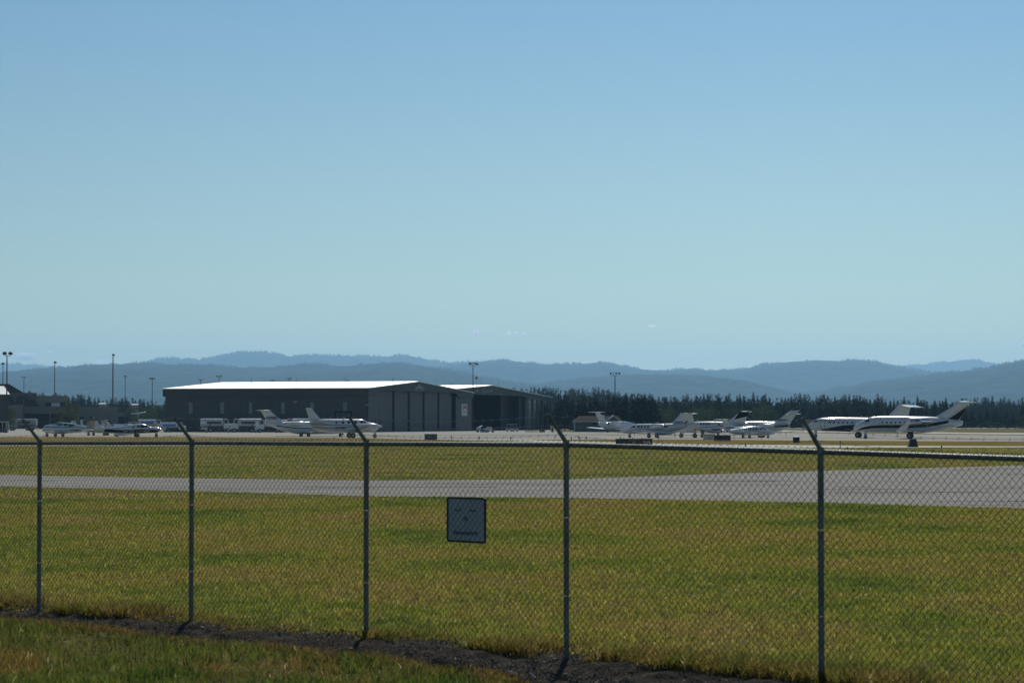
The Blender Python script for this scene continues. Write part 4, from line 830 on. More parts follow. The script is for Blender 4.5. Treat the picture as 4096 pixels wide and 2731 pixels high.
# ------------------------------------------------------------------ light poles
LH = pm("lamp_housing", (.035, .035, .04), .5); POLE = pm("dark_bronze_pole", (.03, .026, .028), .5)
def pole(x, ytop, Y, heads, label, r=.16, hs=1.0, zbase=0.0):
    T = at(x, ytop, Y); e = empty("light_pole", (T.x, Y, zbase)); o_ = e.location
    k = Y / FPX; b = MB().tube((T.x, Y, zbase), T, r, 8, r * .6); p = b.build("pole", POLE, e, True, o_)
    xs_ = [h_[0] for h_ in heads if h_[0]];
    if len(heads) > 1 or heads[0][0]:
        ar = MB(); x0, x1 = min(h_[0] for h_ in heads) * k, max(h_[0] for h_ in heads) * k
        ar.tube((T.x + x0, Y, T.z), (T.x + x1, Y, T.z), .06, 6); ar.build("cross_arm", POLE, e, True, o_)
    for (dx, dy, w_, h_, tilt) in heads:
        c = Vector((T.x + dx * k, Y, T.z + dy * k)); m_ = MB(); W = w_ * k / 2; Hh = h_ * k / 2; D_ = W * .9
        V = [(-W, -D_, -Hh), (W, -D_, -Hh), (W, D_, -Hh), (-W, D_, -Hh), (-W * .75, -D_ * .7, Hh), (W * .75, -D_ * .7, Hh), (W * .75, D_ * .7, Hh), (-W * .75, D_ * .7, Hh)]
        R = Matrix.Rotation(math.radians(tilt), 3, 'Y'); V = [c + R @ Vector(v) for v in V]
        m_.add(V, [(0, 3, 2, 1), (4, 5, 6, 7), (0, 1, 5, 4), (1, 2, 6, 5), (2, 3, 7, 6), (3, 0, 4, 7)]); m_.tube((c.x, Y, T.z), c, .05, 5)
        m_.build("lamp_head", LH, e, False, o_)
    tag(e, label, "light pole", "light poles around the apron"); return e
pole(28, 1423, 585, [(-9, 10, 16, 12, 0), (14, 10, 16, 11, 12)], "nearest tall pole with two big floodlights beside the ribbed shed", .2)
pole(12, 1457, 900, [(0, 3, 12, 7, 0)], "pole with one head rising behind the dark pitched roof", .2)
pole(96, 1509, 860, [(-6, 1, 9, 2.5, 0), (6, 1, 9, 2.5, 0)], "thin T shaped lamp pole in front of the dark hipped roofs")
pole(219, 1453, 960, [(2, 4, 11, 7, 8)], "single headed pole rising behind the tan terminal wall", .22)
pole(452, 1423, 935, [(2, 4, 11, 7, 8)], "tallest single headed pole near the end of the terminal", .3)
pole(501, 1510, 790, [(-3.5, 6, 6, 4, 0), (3.5, 6, 6, 4, 0)], "slender pole with a forked top before the bushy trees", .14)
pole(609, 1512, 800, [(-7, -2, 10, 5, -8), (7, -2, 10, 5, 8)], "twin headed pole just before the end of the long hangar", .15)
pole(803, 1518, 760, [(-6, 0, 9, 2.4, 0), (6, 0, 9, 2.4, 0)], "first lamp peeping over the low end of the shining roof")
pole(876, 1505, 740, [(-7, 0, 11, 4, -5), (7, 0, 11, 4, 5)], "largest twin lamp peeping over the shining roof")
pole(1091, 1521, 790, [(-6, 0, 9, 2.4, 0), (6, 0, 9, 2.4, 0)], "barely visible lamp top over the middle of the shining roof")
pole(1157, 1514, 770, [(-6, 0, 10, 2.4, 0), (6, 0, 10, 2.4, 0)], "thin twin lamp in the middle over the shining roof")
pole(1388, 1522, 780, [(-4, 0, 10, 2.8, 0), (5, 0, 8, 3.5, 5)], "lamp top nearest the gable peak behind the shining roof")
pole(1892, 1462, 694, [(-12, 8, 10, 8, -20), (-4, 10, 9, 3, 0), (6, 9, 10, 4, 5), (16, 7, 14, 6, 15)], "tall mast with four floodlights between the two hangars", .16)
pole(2460, 1502, 760, [(-17, 9, 9, 6, 0), (-6, 8, 5, 4, 0), (5, 9, 9, 6, 0), (17, 9, 9, 6, 0)], "tall mast with a row of four lamps above the pines", .2)

# ------------------------------------------------------------------ aircraft, traced from side views (photo pixels -> metres)
def catmull(P, m=5):
    out = []; n = len(P)
    for i in range(n - 1):
        p0, p1, p2, p3 = P[max(i - 1, 0)], P[i], P[i + 1], P[min(i + 2, n - 1)]
        for k in range(m):
            t = k / m; out.append(tuple(0.5 * ((2 * b) + (-a + c) * t + (2 * a - 5 * b + 4 * c - d) * t * t + (-a + 3 * b - 3 * c + d) * t ** 3) for a, b, c, d in zip(p0, p1, p2, p3)))
    out.append(P[-1]); return out
def foil(c0, c1, th, axis):
    """closed airfoil ring between leading point c0 and trailing point c1, thickness th along axis"""
    c0 = Vector(c0); c1 = Vector(c1); a = Vector(axis); R = []
    for t, h in ((0, 0), (.06, .62), (.2, .95), (.45, .9), (.75, .45), (1, .06), (1, -.06), (.75, -.35), (.45, -.7), (.2, -.75), (.06, -.5)):
        R.append(c0 + (c1 - c0) * t + a * (th / 2 * h))
    return R
def plane(sp):
    yg = sp["yg"]; Y = sp.get("Y") or YG(yg); k = Y / FPX; cx = sp["cx"]; k *= sp.get("k", 1)
    nl = sp.get("nose", -1)         # -1: nose towards smaller pixels
    e = empty(sp["name"], (at(cx, 1685, Y).x, Y, 0), math.radians(sp.get("yaw", 0))); tag(e, sp["label"], sp.get("cat", "aeroplane"), sp.get("group"))
    yref = HOR + CH * FPX / Y                        # photo row of the ground at this distance
    yref = sp.get("ybase", yref)
    kx = k / math.cos(math.radians(sp.get("yaw", 0))) if abs(sp.get("yaw", 0)) < 40 else k
    X = lambda x: (x - cx) * kx; Z = lambda y: (yref - y) * k
    body = sp.get("mat", WHITE); wr = sp.get("wr", 1.0)
    st = catmull([(X(p[0]), Z(p[1]), Z(p[2]), p[3] if len(p) > 3 else 1.0) for p in sp["fus"]], 5)
    st = [(x, max(t, b + .01), b, w_) for x, t, b, w_ in st]
    MAXW = sp.get("w")               # max half width
    hmax = max((t - b) / 2 for _, t, b, _ in st)
    def hw(t, b, w_): h = (t - b) / 2; return (h / hmax) ** 0.8 * (MAXW or hmax) * w_
    rings = []
    for x, t, b, w_ in st:
        c = (t + b) / 2; h = (t - b) / 2; W = hw(t, b, w_); n = 20; r = []
        for i in range(n):
            a = 2 * math.pi * i / n; ca, sa = math.cos(a), math.sin(a); ex = 2 / 2.35
            r.append((x, W * math.copysign(abs(ca) ** ex, ca), c + h * math.copysign(abs(sa) ** ex, sa)))
        rings.append(r)
    MB().loft(rings).build("fuselage", body, e, True)
    sx = np.array([s_[0] for s_ in st]); stt = np.array([s_[1] for s_ in st]); sb = np.array([s_[2] for s_ in st]); sw = np.array([hw(s_[1], s_[2], s_[3]) for s_ in st])
    if sx[0] > sx[-1]: sx, stt, sb, sw = sx[::-1], stt[::-1], sb[::-1], sw[::-1]
    def side(x, z, off=0.02, sgn=-1):
        t = np.interp(x, sx, stt); b = np.interp(x, sx, sb); W = np.interp(x, sx, sw); c = (t + b) / 2; h = max((t - b) / 2, 1e-3)
        d = min(abs((z - c) / h), .97); return (x, sgn * (W * (1 - d ** 2.35) ** (1 / 2.35) + off), z)
    def patch(name, P, mat, off=0.025, both=True, par=None):
        """fan patch following the fuselage side; P photo pixels"""
        for sgn in ((-1, 1) if both else (-1,)):
            Q = []
            for i in range(len(P)):
                a, b = P[i], P[(i + 1) % len(P)]
                for j in range(3): Q.append((a[0] + (b[0] - a[0]) * j / 3, a[1] + (b[1] - a[1]) * j / 3))
            cxp = sum(p[0] for p in P) / len(P); cyp = sum(p[1] for p in P) / len(P); V = [side(X(cxp), Z(cyp), off, sgn)]
            for f in (0.5, 1.0): V += [side(X(cxp + (x - cxp) * f), Z(cyp + (y - cyp) * f), off if f < 1 else off, sgn) for x, y in Q]
            n = len(Q); F = [(0, 1 + i, 1 + (i + 1) % n) for i in range(n)] + [(1 + i, 1 + n + i, 1 + n + (i + 1) % n, 1 + (i + 1) % n) for i in range(n)]
            MB().add(V, F).build(name, mat, par or e, True)
    for wn in sp.get("win", []):
        x0, x1, y0, y1 = wn[:4]; rd = wn[4] if len(wn) > 4 else .8; xc, yc, rx, ry = (x0 + x1) / 2, (y0 + y1) / 2, (x1 - x0) / 2, (y1 - y0) / 2; ex = rd
        P = []
        for i in range(12):
            a = 2 * math.pi * i / 12; ca, sa = math.cos(a), math.sin(a); P.append((xc + rx * math.copysign(abs(ca) ** ex, ca), yc + ry * math.copysign(abs(sa) ** ex, sa)))
        patch("cabin_window", P, sp.get("glass", DGLASS))
    for P in sp.get("shield", []): patch("windshield", P, sp.get("glass", DGLASS), .03)
    for P in sp.get("door", []):
        for i in range(len(P)):
            a, b = P[i], P[(i + 1) % len(P)]; n = 6; V = []
            for j in range(n + 1):
                x, y = a[0] + (b[0] - a[0]) * j / n, a[1] + (b[1] - a[1]) * j / n; V += [side(X(x) - .02, Z(y), .022), side(X(x) + .02, Z(y) + (.03 if abs(a[0] - b[0]) > abs(a[1] - b[1]) else 0), .022)]
            MB().add(V, [(2 * j, 2 * j + 1, 2 * j + 3, 2 * j + 2) for j in range(n)]).build("door_seam", DARKM, e)
    for top, bot, mat in sp.get("stripes", []):
        xa = max(top[0][0], bot[0][0]); xb = min(top[-1][0], bot[-1][0]); n = 36; m_ = 4
        for sgn in (-1, 1):
            V = []
            for i in range(n + 1):
                x = xa + (xb - xa) * i / n; y0 = np.interp(x, [p[0] for p in top], [p[1] for p in top]); y1 = np.interp(x, [p[0] for p in bot], [p[1] for p in bot])
                for j in range(m_ + 1): V.append(side(X(x), Z(y0 + (y1 - y0) * j / m_), .014, sgn))
            F = [(i * (m_ + 1) + j, (i + 1) * (m_ + 1) + j, (i + 1) * (m_ + 1) + j + 1, i * (m_ + 1) + j + 1) for i in range(n) for j in range(m_)]
            MB().add(V, F).build("stripe", mat, e, True)
    # fins
    for fn in sp.get("fins", []):
        (l0, l1), (t0, t1) = fn["root"], fn["tip"]; th = fn.get("th", .22); off = fn.get("y", 0); out = fn.get("out", 0)
        for sgn in ((1,) if not out else (1, -1)):
            R = [foil((X(l0[0]), sgn * off, Z(l0[1])), (X(l1[0]), sgn * off, Z(l1[1])), th, (0, 1, 0))]
            for q in fn.get("mid", []): R.append(foil((X(q[0][0]), sgn * off, Z(q[0][1])), (X(q[1][0]), sgn * off, Z(q[1][1])), th * .85, (0, 1, 0)))
            R.append(foil((X(t0[0]), sgn * (off + out), Z(t0[1])), (X(t1[0]), sgn * (off + out), Z(t1[1])), th * .55, (0, 1, 0)))
            f_ = MB().loft(R).build("tail_fin", fn.get("mat", body), e, True)
            for P, mt in fn.get("paint", []):
                MB().prism([(X(x), -th * .5 - .03, Z(y)) for x, y in P], (0, th + .06, 0)).build("fin_paint", mt, f_)
    # stabilisers / wings : root chord (x0,x1,y), tip chord (x0,x1,y), span m, inner y
    for nm, key in (("wing", "wings"), ("stabilizer", "stabs")):
        for wg in sp.get(key, []):
            r0, r1, ry = wg["root"]; t0, t1, ty = wg["tip"]; spn = wg["span"]; y0 = wg.get("y0", 0); th = wg.get("th", .3 if nm == "wing" else .14)
            for sgn in (-1, 1):
                R = [foil((X(r0), sgn * y0, Z(ry)), (X(r1), sgn * y0, Z(ry)), th, (0, 0, 1)), foil((X(t0), sgn * spn, Z(ty)), (X(t1), sgn * spn, Z(ty)), th * .45, (0, 0, 1))]
                w_o = MB().loft(R).build(nm, wg.get("mat", body), e, True)
                if "winglet" in wg:
                    hgt, back = wg["winglet"]; R = [foil((X(t0) , sgn * spn, Z(ty)), (X(t1), sgn * spn, Z(ty)), .1, (0, 1, 0)), foil((X(t0) + (X(t1) - X(t0)) * .45 + back, sgn * (spn + .25), Z(ty) + hgt), (X(t1) + back, sgn * (spn + .25), Z(ty) + hgt), .05, (0, 1, 0))]
                    MB().loft(R).build("winglet", body, w_o, True)
                if "tank" in wg:
                    L_, r_ = wg["tank"]; xc = (X(t0) + X(t1)) / 2; rg = []
                    for q in range(9):
                        u = q / 8; rr_ = r_ * math.sin(math.pi * min(max(u, .03), .97)) ** .6; rg.append([(xc - L_ / 2 + L_ * u, sgn * spn + rr_ * math.cos(a * math.pi / 5), Z(ty) + rr_ * math.sin(a * math.pi / 5)) for a in range(10)])
                    MB().loft(rg).build("tip_tank", body, w_o, True)
                if wg.get("dark"): pass
    # engines: nacelles along x
    for en in sp.get("engines", []):
        x0, x1, y0, y1 = en["box"]; yo = en["y"]; zc = (Z(y0) + Z(y1)) / 2; r_ = abs(Z(y0) - Z(y1)) / 2; pr_ = en.get("prof", [(0, .72), (.05, .88), (.25, 1), (.6, .98), (.85, .8), (1, .62)])
        for sgn in (-1, 1):
            rg = [[(X(x0 + (x1 - x0) * u), sgn * yo + r_ * q * math.cos(a * math.pi / 8), zc + r_ * q * math.sin(a * math.pi / 8)) for a in range(16)] for u, q in pr_]
            n_ = MB().loft(rg).build("engine_nacelle", en.get("mat", body), e, True)
            for u, q, d in ((0, pr_[0][1], -1), (1, pr_[-1][1], 1)):
                xx = X(x0 + (x1 - x0) * u); s_ = (X(x1) - X(x0)); s_ = math.copysign(1, s_)
                MB().tube((xx + d * s_ * .01, sgn * yo, zc), (xx + d * s_ * .03, sgn * yo, zc), r_ * q * .86, 16).build("engine_opening", DARKHOLE, n_)
            if en.get("pylon"):
                MB().box(min(X(x0), X(x1)) + abs(X(x1) - X(x0)) * .3, max(X(x0), X(x1)) - abs(X(x1) - X(x0)) * .15, *sorted((sgn * .3, sgn * yo)), zc - .12, zc + .12).build("pylon", body, n_)
            if "exh" in en:
                a_, b_, q = en["exh"]; rg = [[(X(a_ + (b_ - a_) * u), sgn * yo + r_ * qq * math.cos(a * math.pi / 8), zc + r_ * qq * math.sin(a * math.pi / 8)) for a in range(16)] for u, qq in ((0, .94), (.5, .9), (1, q))]
                MB().loft(rg).build("exhaust", CHROME, n_, True)
            if "prop" in en:
                px_ = X(en["prop"]); pl = en.get("plen", 1.2); pb = MB(); rot = en.get("rot", 90); s_ = math.copysign(1, X(en["prop"]) - X((x0 + x1) / 2))
                for q in range(en.get("blades", 3)):
                    a = math.radians(rot + 360 / en.get("blades", 3) * q); d = Vector((0, math.cos(a), math.sin(a))); c = Vector((px_, sgn * yo, zc)); n2 = Vector((.35, -math.sin(a), math.cos(a))).normalized()
                    pb.prism([c + d * .1 + n2 * .05, c + d * pl * .5 + n2 * .1, c + d * pl + n2 * .04, c + d * pl - n2 * .04, c + d * pl * .5 - n2 * .1, c + d * .1 - n2 * .05], (.025, 0, 0))
                po = pb.build("propeller", BLACKP, e)
                rg = [[(px_ + s_ * u * .42, sgn * yo + .2 * q * math.cos(a * math.pi / 6), zc + .2 * q * math.sin(a * math.pi / 6)) for a in range(12)] for u, q in ((-.4, 1), (0, 1), (.5, .75), (1, .12))]
                MB().loft(rg).build("spinner", CHROME, po, True)
    if "prop" in sp:
        pr = sp["prop"]; px_, zc = X(pr["x"]), Z(pr["y"]); pb = MB(); s_ = nl
        for q in range(pr.get("blades", 2)):
            a = math.radians(pr.get("rot", 90) + 360 / pr.get("blades", 2) * q); d = Vector((0, math.cos(a), math.sin(a))); c = Vector((px_, 0, zc)); n2 = Vector((.35, -math.sin(a), math.cos(a))).normalized(); pl = pr.get("len", 1.0)
            pb.prism([c + d * .08 + n2 * .05, c + d * pl * .5 + n2 * .08, c + d * pl + n2 * .04, c + d * pl - n2 * .04, c + d * pl * .5 - n2 * .08, c + d * .08 - n2 * .05], (.025, 0, 0))
        po = pb.build("propeller", BLACKP, e)
        rg = [[(px_ + s_ * u * .35, .17 * q * math.cos(a * math.pi / 6), zc + .17 * q * math.sin(a * math.pi / 6)) for a in range(12)] for u, q in ((-.3, 1), (0, 1), (.5, .75), (1, .1))]
        MB().loft(rg).build("spinner", pr.get("mat", METAL), po, True)
    # landing gear (x, ytop, wheel radius m, lateral y, twin)
    for gr in sp.get("gear", []):
        x, yt, r_, ly = gr[:4]; tw = gr[4] if len(gr) > 4 else 0; fair = gr[5] if len(gr) > 5 else 0
        for sgn in ((1,) if ly == 0 else (-1, 1)):
            c = Vector((X(x), sgn * ly, r_)); g_ = MB().tube((c.x, c.y, r_), (c.x, c.y, Z(yt)), .06, 8, .08)
            g_ = g_.box(c.x - .22, c.x + .22, c.y - sgn * .02 - .02, c.y + .02 - sgn * .02, r_ * 1.7, Z(yt)).build("landing_gear", METAL if not fair else body, e, True)
            for dy in ((-.16, .16) if tw else (0,)):
                wh = MB()
                wd = .09 if r_ > .22 else .07
                rg = [[(c.x + r_ * q * math.cos(a * math.pi / 9), c.y + dy + yy, c.z + r_ * q * math.sin(a * math.pi / 9)) for a in range(18)] for yy, q in ((-wd, .55), (-wd, .86), (-wd * .5, 1), (wd * .5, 1), (wd, .86), (wd, .55))]
                wo_ = wh.loft(rg).build("wheel", TYRE, g_, True)
                # hub is a disc of its own on the outer side
            MB().tube((c.x, c.y - (.16 if tw else 0) - wd - .005, c.z), (c.x, c.y + (.16 if tw else 0) + wd + .005, c.z), r_ * .42, 12).build("wheel_hub", HUB, g_)
    for tx in sp.get("text", []):
        s_, x0, x1, y0, y1, mat, where = tx; V, F = text_pts(s_, shear=.15, bold=.03)
        P = [(x0 + (x1 - x0) * u, y1 + (y0 - y1) * v) for u, v in V]
        if where == "fus": VV = [side(X(x), Z(y), .035) for x, y in P]
        else: VV = [(X(x), -where, Z(y)) for x, y in P]
        MB().add(VV, F).build("registration", mat, e)
    for bx in sp.get("bits", []):     # antennas: (x0,y0,x1,y1)
        MB().prism([(X(bx[0]) - .12, -.02, Z(bx[1])), (X(bx[0]) + .16, -.02, Z(bx[1])), (X(bx[2]) + .1, -.02, Z(bx[3])), (X(bx[2]), -.02, Z(bx[3]))], (0, .04, 0)).build("blade_antenna", body, e)
    for b_ in sp.get("beacon", []): 
        MB().tube((X(b_[0]), 0, Z(b_[1]) - .12), (X(b_[0]), 0, Z(b_[1]) + .08), .08, 8, .05).build("beacon", pm("red_beacon_lens", (.5, .05, .03), .3), e)
    return e

# light singles and twins on the apron edge -------------------------------------------------------------
plane(dict(name="light_aeroplane", label="silver and dark striped single propeller aeroplane with v tail, nose to the barbed arm", yg=1746.6, cx=255, yaw=-14, w=.62,
    fus=[(171, 1706, 1722), (176, 1702, 1729), (184, 1699.5, 1731), (200, 1697.5, 1733), (216, 1696.5, 1735), (224, 1691.5, 1735), (240, 1689, 1735), (258, 1689.5, 1735), (276, 1691, 1733), (300, 1695.5, 1731), (330, 1701, 1727.5), (365, 1707.5, 1720), (392, 1711.5, 1716)],
    shield=[[(220, 1698.5), (226, 1692.5), (233, 1690.3), (238, 1690.8), (231, 1698.8)]], glass=TGLASS,
    win=[(233, 257, 1691, 1702, .4), (260, 276, 1692, 1703, .4), (278, 303, 1695, 1706, .6)],
    stripes=[([(176, 1706.5), (240, 1706.5), (320, 1708), (385, 1712)], [(176, 1709.5), (240, 1710.5), (320, 1710.5), (385, 1714)], GREENP)],
    fins=[dict(root=((350, 1710), (388, 1714)), tip=((369, 1684), (393, 1681)), th=.16, y=.1, out=.9, mat=TAN, paint=[])],
    wings=[dict(root=(212, 262, 1728), tip=(225, 257, 1722), span=4.9, th=.3)], prop=dict(x=174, y=1713, blades=3, rot=90, len=1.0),
    gear=[(185, 1731, .28, 0), (236, 1730, .3, 1.5)], text=[("N798RD", 286, 334, 1716.5, 1724.5, BLACKP, "fus")], bits=[(287, 1733, 286, 1736), (309, 1731, 308, 1734)], nose=-1))
plane(dict(name="light_aeroplane", label="single propeller aeroplane with black underside and white registration, nose to the fuel trucks", yg=1748, cx=520, yaw=14, w=.6, nose=1,
    fus=[(380, 1722, 1727), (400, 1717, 1730), (430, 1710, 1731.5), (460, 1706, 1732), (490, 1703.5, 1732), (520, 1699, 1732), (545, 1695.5, 1732), (563, 1694.5, 1732), (578, 1697, 1732), (592, 1703, 1731.5), (600, 1706.5, 1731), (620, 1708, 1730), (632, 1710, 1726), (638, 1713, 1722)],
    shield=[[(576, 1698.5), (584, 1700.5), (594, 1706.5), (586, 1708), (575, 1708)]], win=[(557, 575, 1700, 1710, .5), (547, 555, 1701, 1710, .5), (528, 535, 1704, 1711, .8)],
    stripes=[([(421, 1712), (440, 1716), (480, 1719), (520, 1719), (570, 1715), (600, 1716), (634, 1721)], [(421, 1731), (440, 1731.4), (480, 1731.9), (520, 1731.9), (570, 1731.9), (600, 1731), (634, 1725)], BLACKP)],
    fins=[dict(root=((412, 1712), (382, 1720)), tip=((392, 1682), (386, 1683)), th=.14)], stabs=[dict(root=(410, 381, 1720), tip=(406, 384, 1719), span=1.9)],
    wings=[dict(root=(592, 532, 1727), tip=(587, 548, 1720), span=4.8, th=.3, mat=TAN)], prop=dict(x=637, y=1716, blades=2, rot=20, len=.95, mat=CHROME),
    gear=[(622, 1729, .26, 0), (548, 1729, .28, 1.5)], text=[("N81765", 492, 535, 1720, 1730, GREYP, "fus")]))
plane(dict(name="light_aeroplane", label="white twin tailed up behind with brown swirl on its dark edged fin, mostly hidden", yg=1745, cx=480, yaw=4, w=.6, nose=1,
    fus=[(398, 1712, 1718), (420, 1709, 1724), (450, 1703, 1729), (475, 1698, 1730), (500, 1696, 1730), (520, 1695, 1730), (545, 1700, 1728), (560, 1708, 1722)],
    win=[(500, 512, 1698, 1704, .6)], fins=[dict(root=((455, 1706), (418, 1712)), tip=((436, 1677), (405, 1683)), th=.2, paint=[([(441, 1684), (436, 1678), (408, 1681), (409, 1684), (433, 1684), (452, 1705), (457, 1706)], BLACKP), ([(412, 1690), (426, 1690), (429, 1695), (421, 1706), (418, 1706), (426, 1695), (424, 1692.5), (412, 1693)], BROWNP)])],
    stabs=[dict(root=(436, 406, 1681), tip=(430, 408, 1680), span=1.7)], wings=[dict(root=(520, 475, 1728), tip=(512, 482, 1733), span=4.6, tank=(2.9, .34))],
    gear=[(467, 1729, .28, 1.7), (540, 1728, .25, 0)]))
plane(dict(name="light_aeroplane", label="pale low aeroplane whose plain white fin shows behind the v tailed one", yg=1742, cx=350, yaw=-8, w=.6, nose=1,
    fus=[(262, 1712, 1717), (290, 1708, 1722), (330, 1703, 1726), (360, 1700, 1727), (390, 1702, 1727), (420, 1707, 1724), (430, 1711, 1720)],
    win=[(360, 378, 1703, 1709, .6)], fins=[dict(root=((310, 1706), (284, 1710)), tip=((299, 1681), (281, 1684)), th=.16, mat=GREYP)], stabs=[dict(root=(300, 270, 1712), tip=(296, 274, 1712), span=1.8)],
    wings=[dict(root=(385, 345, 1722), tip=(380, 352, 1718), span=4.8)], gear=[(365, 1724, .26, 1.5), (418, 1724, .24, 0)], prop=dict(x=430, y=1715, len=.9)))
plane(dict(name="light_aeroplane", label="aeroplane with square white fin bearing a dark green swoosh, behind the v tailed one", yg=1741, cx=400, yaw=6, w=.6, nose=1,
    fus=[(322, 1710, 1716), (345, 1706, 1720), (385, 1699, 1725), (420, 1696, 1726), (500, 1697, 1726), (540, 1700, 1725), (560, 1706, 1720)],
    win=[(440, 456, 1699, 1706, .6), (470, 486, 1699, 1706, .6)], fins=[dict(root=((362, 1706), (324, 1710)), tip=((340, 1678), (323, 1679)), th=.18, paint=[([(334, 1679), (344, 1679), (349, 1688), (352, 1703), (338, 1703), (331, 1690)], GREENP)])],
    stabs=[dict(root=(345, 318, 1711), tip=(340, 322, 1711), span=2.0)], wings=[dict(root=(460, 410, 1722), tip=(452, 420, 1717), span=5.0)], gear=[(428, 1724, .27, 1.5), (540, 1724, .24, 0)], prop=dict(x=560, y=1713, len=.95)))
# jet with T tail facing away, and the twin turboprop in front of it
plane(dict(name="business_jet", label="small white t tailed jet partly hidden by the twin propeller aeroplane", yg=1746.7, cx=1180, yaw=24, w=.85, nose=1,
    fus=[(1072, 1690, 1696), (1090, 1689, 1706), (1110, 1688, 1714), (1140, 1687, 1725), (1170, 1686, 1732), (1200, 1685.5, 1735), (1240, 1685.5, 1736), (1290, 1686, 1736), (1330, 1688, 1735), (1365, 1697, 1731), (1395, 1706, 1724), (1405, 1712, 1718)],
    fins=[dict(root=((1140, 1690), (1076, 1692)), tip=((1082, 1640), (1046, 1638)), th=.3)], stabs=[dict(root=(1082, 1044, 1641), tip=(1072, 1046, 1641.5), span=2.6, th=.2)],
    win=[(1270, 1277, 1694, 1702), (1290, 1297, 1694, 1702)],
    engines=[dict(box=(1207, 1132, 1685, 1702), y=1.35, pylon=1, prof=[(0, .8), (.05, .95), (.3, 1), (.7, .9), (1, .6)])],
    wings=[dict(root=(1262, 1175, 1730), tip=(1250, 1216, 1722), span=6.2)], stripes=[([(1105, 1700), (1170, 1709), (1240, 1711), (1310, 1711)], [(1105, 1704), (1170, 1713), (1240, 1714), (1310, 1713)], DBLUE), ([(1100, 1694), (1180, 1700), (1250, 1703)], [(1100, 1696), (1180, 1701.5), (1250, 1704)], GREYP)],
    gear=[(1218, 1733, .33, 1.9), (1355, 1732, .25, 0)], text=[("N333BD", 1068, 1112, 1665, 1676, BLACKP, .3)], beacon=[(1057, 1638)]))
plane(dict(name="turboprop_aeroplane", label="white twin propeller aeroplane with five round windows in front of the long hangar", yg=1751.4, cx=1370, yaw=14, w=.82, nose=1, cat="aeroplane",
    fus=[(1234, 1690, 1694), (1245, 1685, 1704), (1262, 1678, 1716), (1290, 1676, 1724), (1320, 1675.5, 1729), (1360, 1675.5, 1731), (1420, 1675.5, 1731), (1445, 1676.5, 1730), (1458, 1681, 1729), (1470, 1687, 1728), (1490, 1692, 1726), (1503, 1697, 1722), (1512, 1703, 1714)],
    fins=[dict(root=((1285, 1677), (1240, 1680)), tip=((1247, 1631), (1225, 1630.5)), th=.25)], stabs=[dict(root=(1290, 1245, 1690), tip=(1298, 1262, 1688), span=2.8)],
    win=[(1339, 1347, 1685.5, 1693.5, 1), (1364, 1373.5, 1684, 1694.5, 1), (1386, 1395.5, 1683.5, 1694, 1), (1413, 1423.5, 1683, 1693.5, 1), (1436, 1449, 1682.5, 1692.5, .8)], shield=[[(1450, 1683), (1455, 1683), (1463, 1691), (1452, 1692.5)]],
    stripes=[([(1245, 1695), (1320, 1697.5), (1400, 1700), (1500, 1700)], [(1245, 1698), (1320, 1700), (1400, 1702), (1500, 1701.5)], DBLUE), ([(1250, 1705), (1300, 1710), (1440, 1704), (1500, 1704)], [(1250, 1706.5), (1300, 1712), (1440, 1705.5), (1500, 1705)], DBLUE)],
    engines=[dict(box=(1504, 1415, 1692, 1716), y=1.9, prof=[(0, .5), (.1, .8), (.35, .95), (.7, .8), (1, .4)], prop=1508, plen=1.15, blades=3, rot=90)],
    wings=[dict(root=(1445, 1385, 1728), tip=(1460, 1432, 1700), span=6.0, mat=GREYP)], gear=[(1498, 1725, .3, 0), (1404, 1728, .42, 1.7)], text=[("N247MD", 1337, 1380, 1706, 1715, BLACKP, "fus")], bits=[(1376, 1675, 1373, 1668)]))
# rear view jet near the shed
plane(dict(name="business_jet", label="white jet seen from behind with long straight wings, parked before the small shed", yg=1729.5, cx=2440, yaw=52, w=1.0, nose=1, k=1.15,
    fus=[(2378, 1700, 1704), (2400, 1698, 1714), (2430, 1693, 1721), (2470, 1691, 1723), (2530, 1691, 1723), (2580, 1698, 1721), (2610, 1708, 1714)],
    fins=[dict(root=((2428, 1697), (2382, 1700)), tip=((2376, 1658), (2350, 1658)), th=.3, paint=[([(2392, 1668), (2402, 1668), (2404, 1676), (2394, 1676)], GREYP)])], stabs=[dict(root=(2380, 2348, 1659), tip=(2372, 2352, 1659), span=2.2)],
    engines=[dict(box=(2462, 2400, 1691, 1706), y=1.5, pylon=1)], wings=[dict(root=(2500, 2430, 1719), tip=(2486, 2452, 1712), span=7.5, th=.35)], gear=[(2470, 1722, .3, 2.2), (2580, 1722, .25, 0)]))
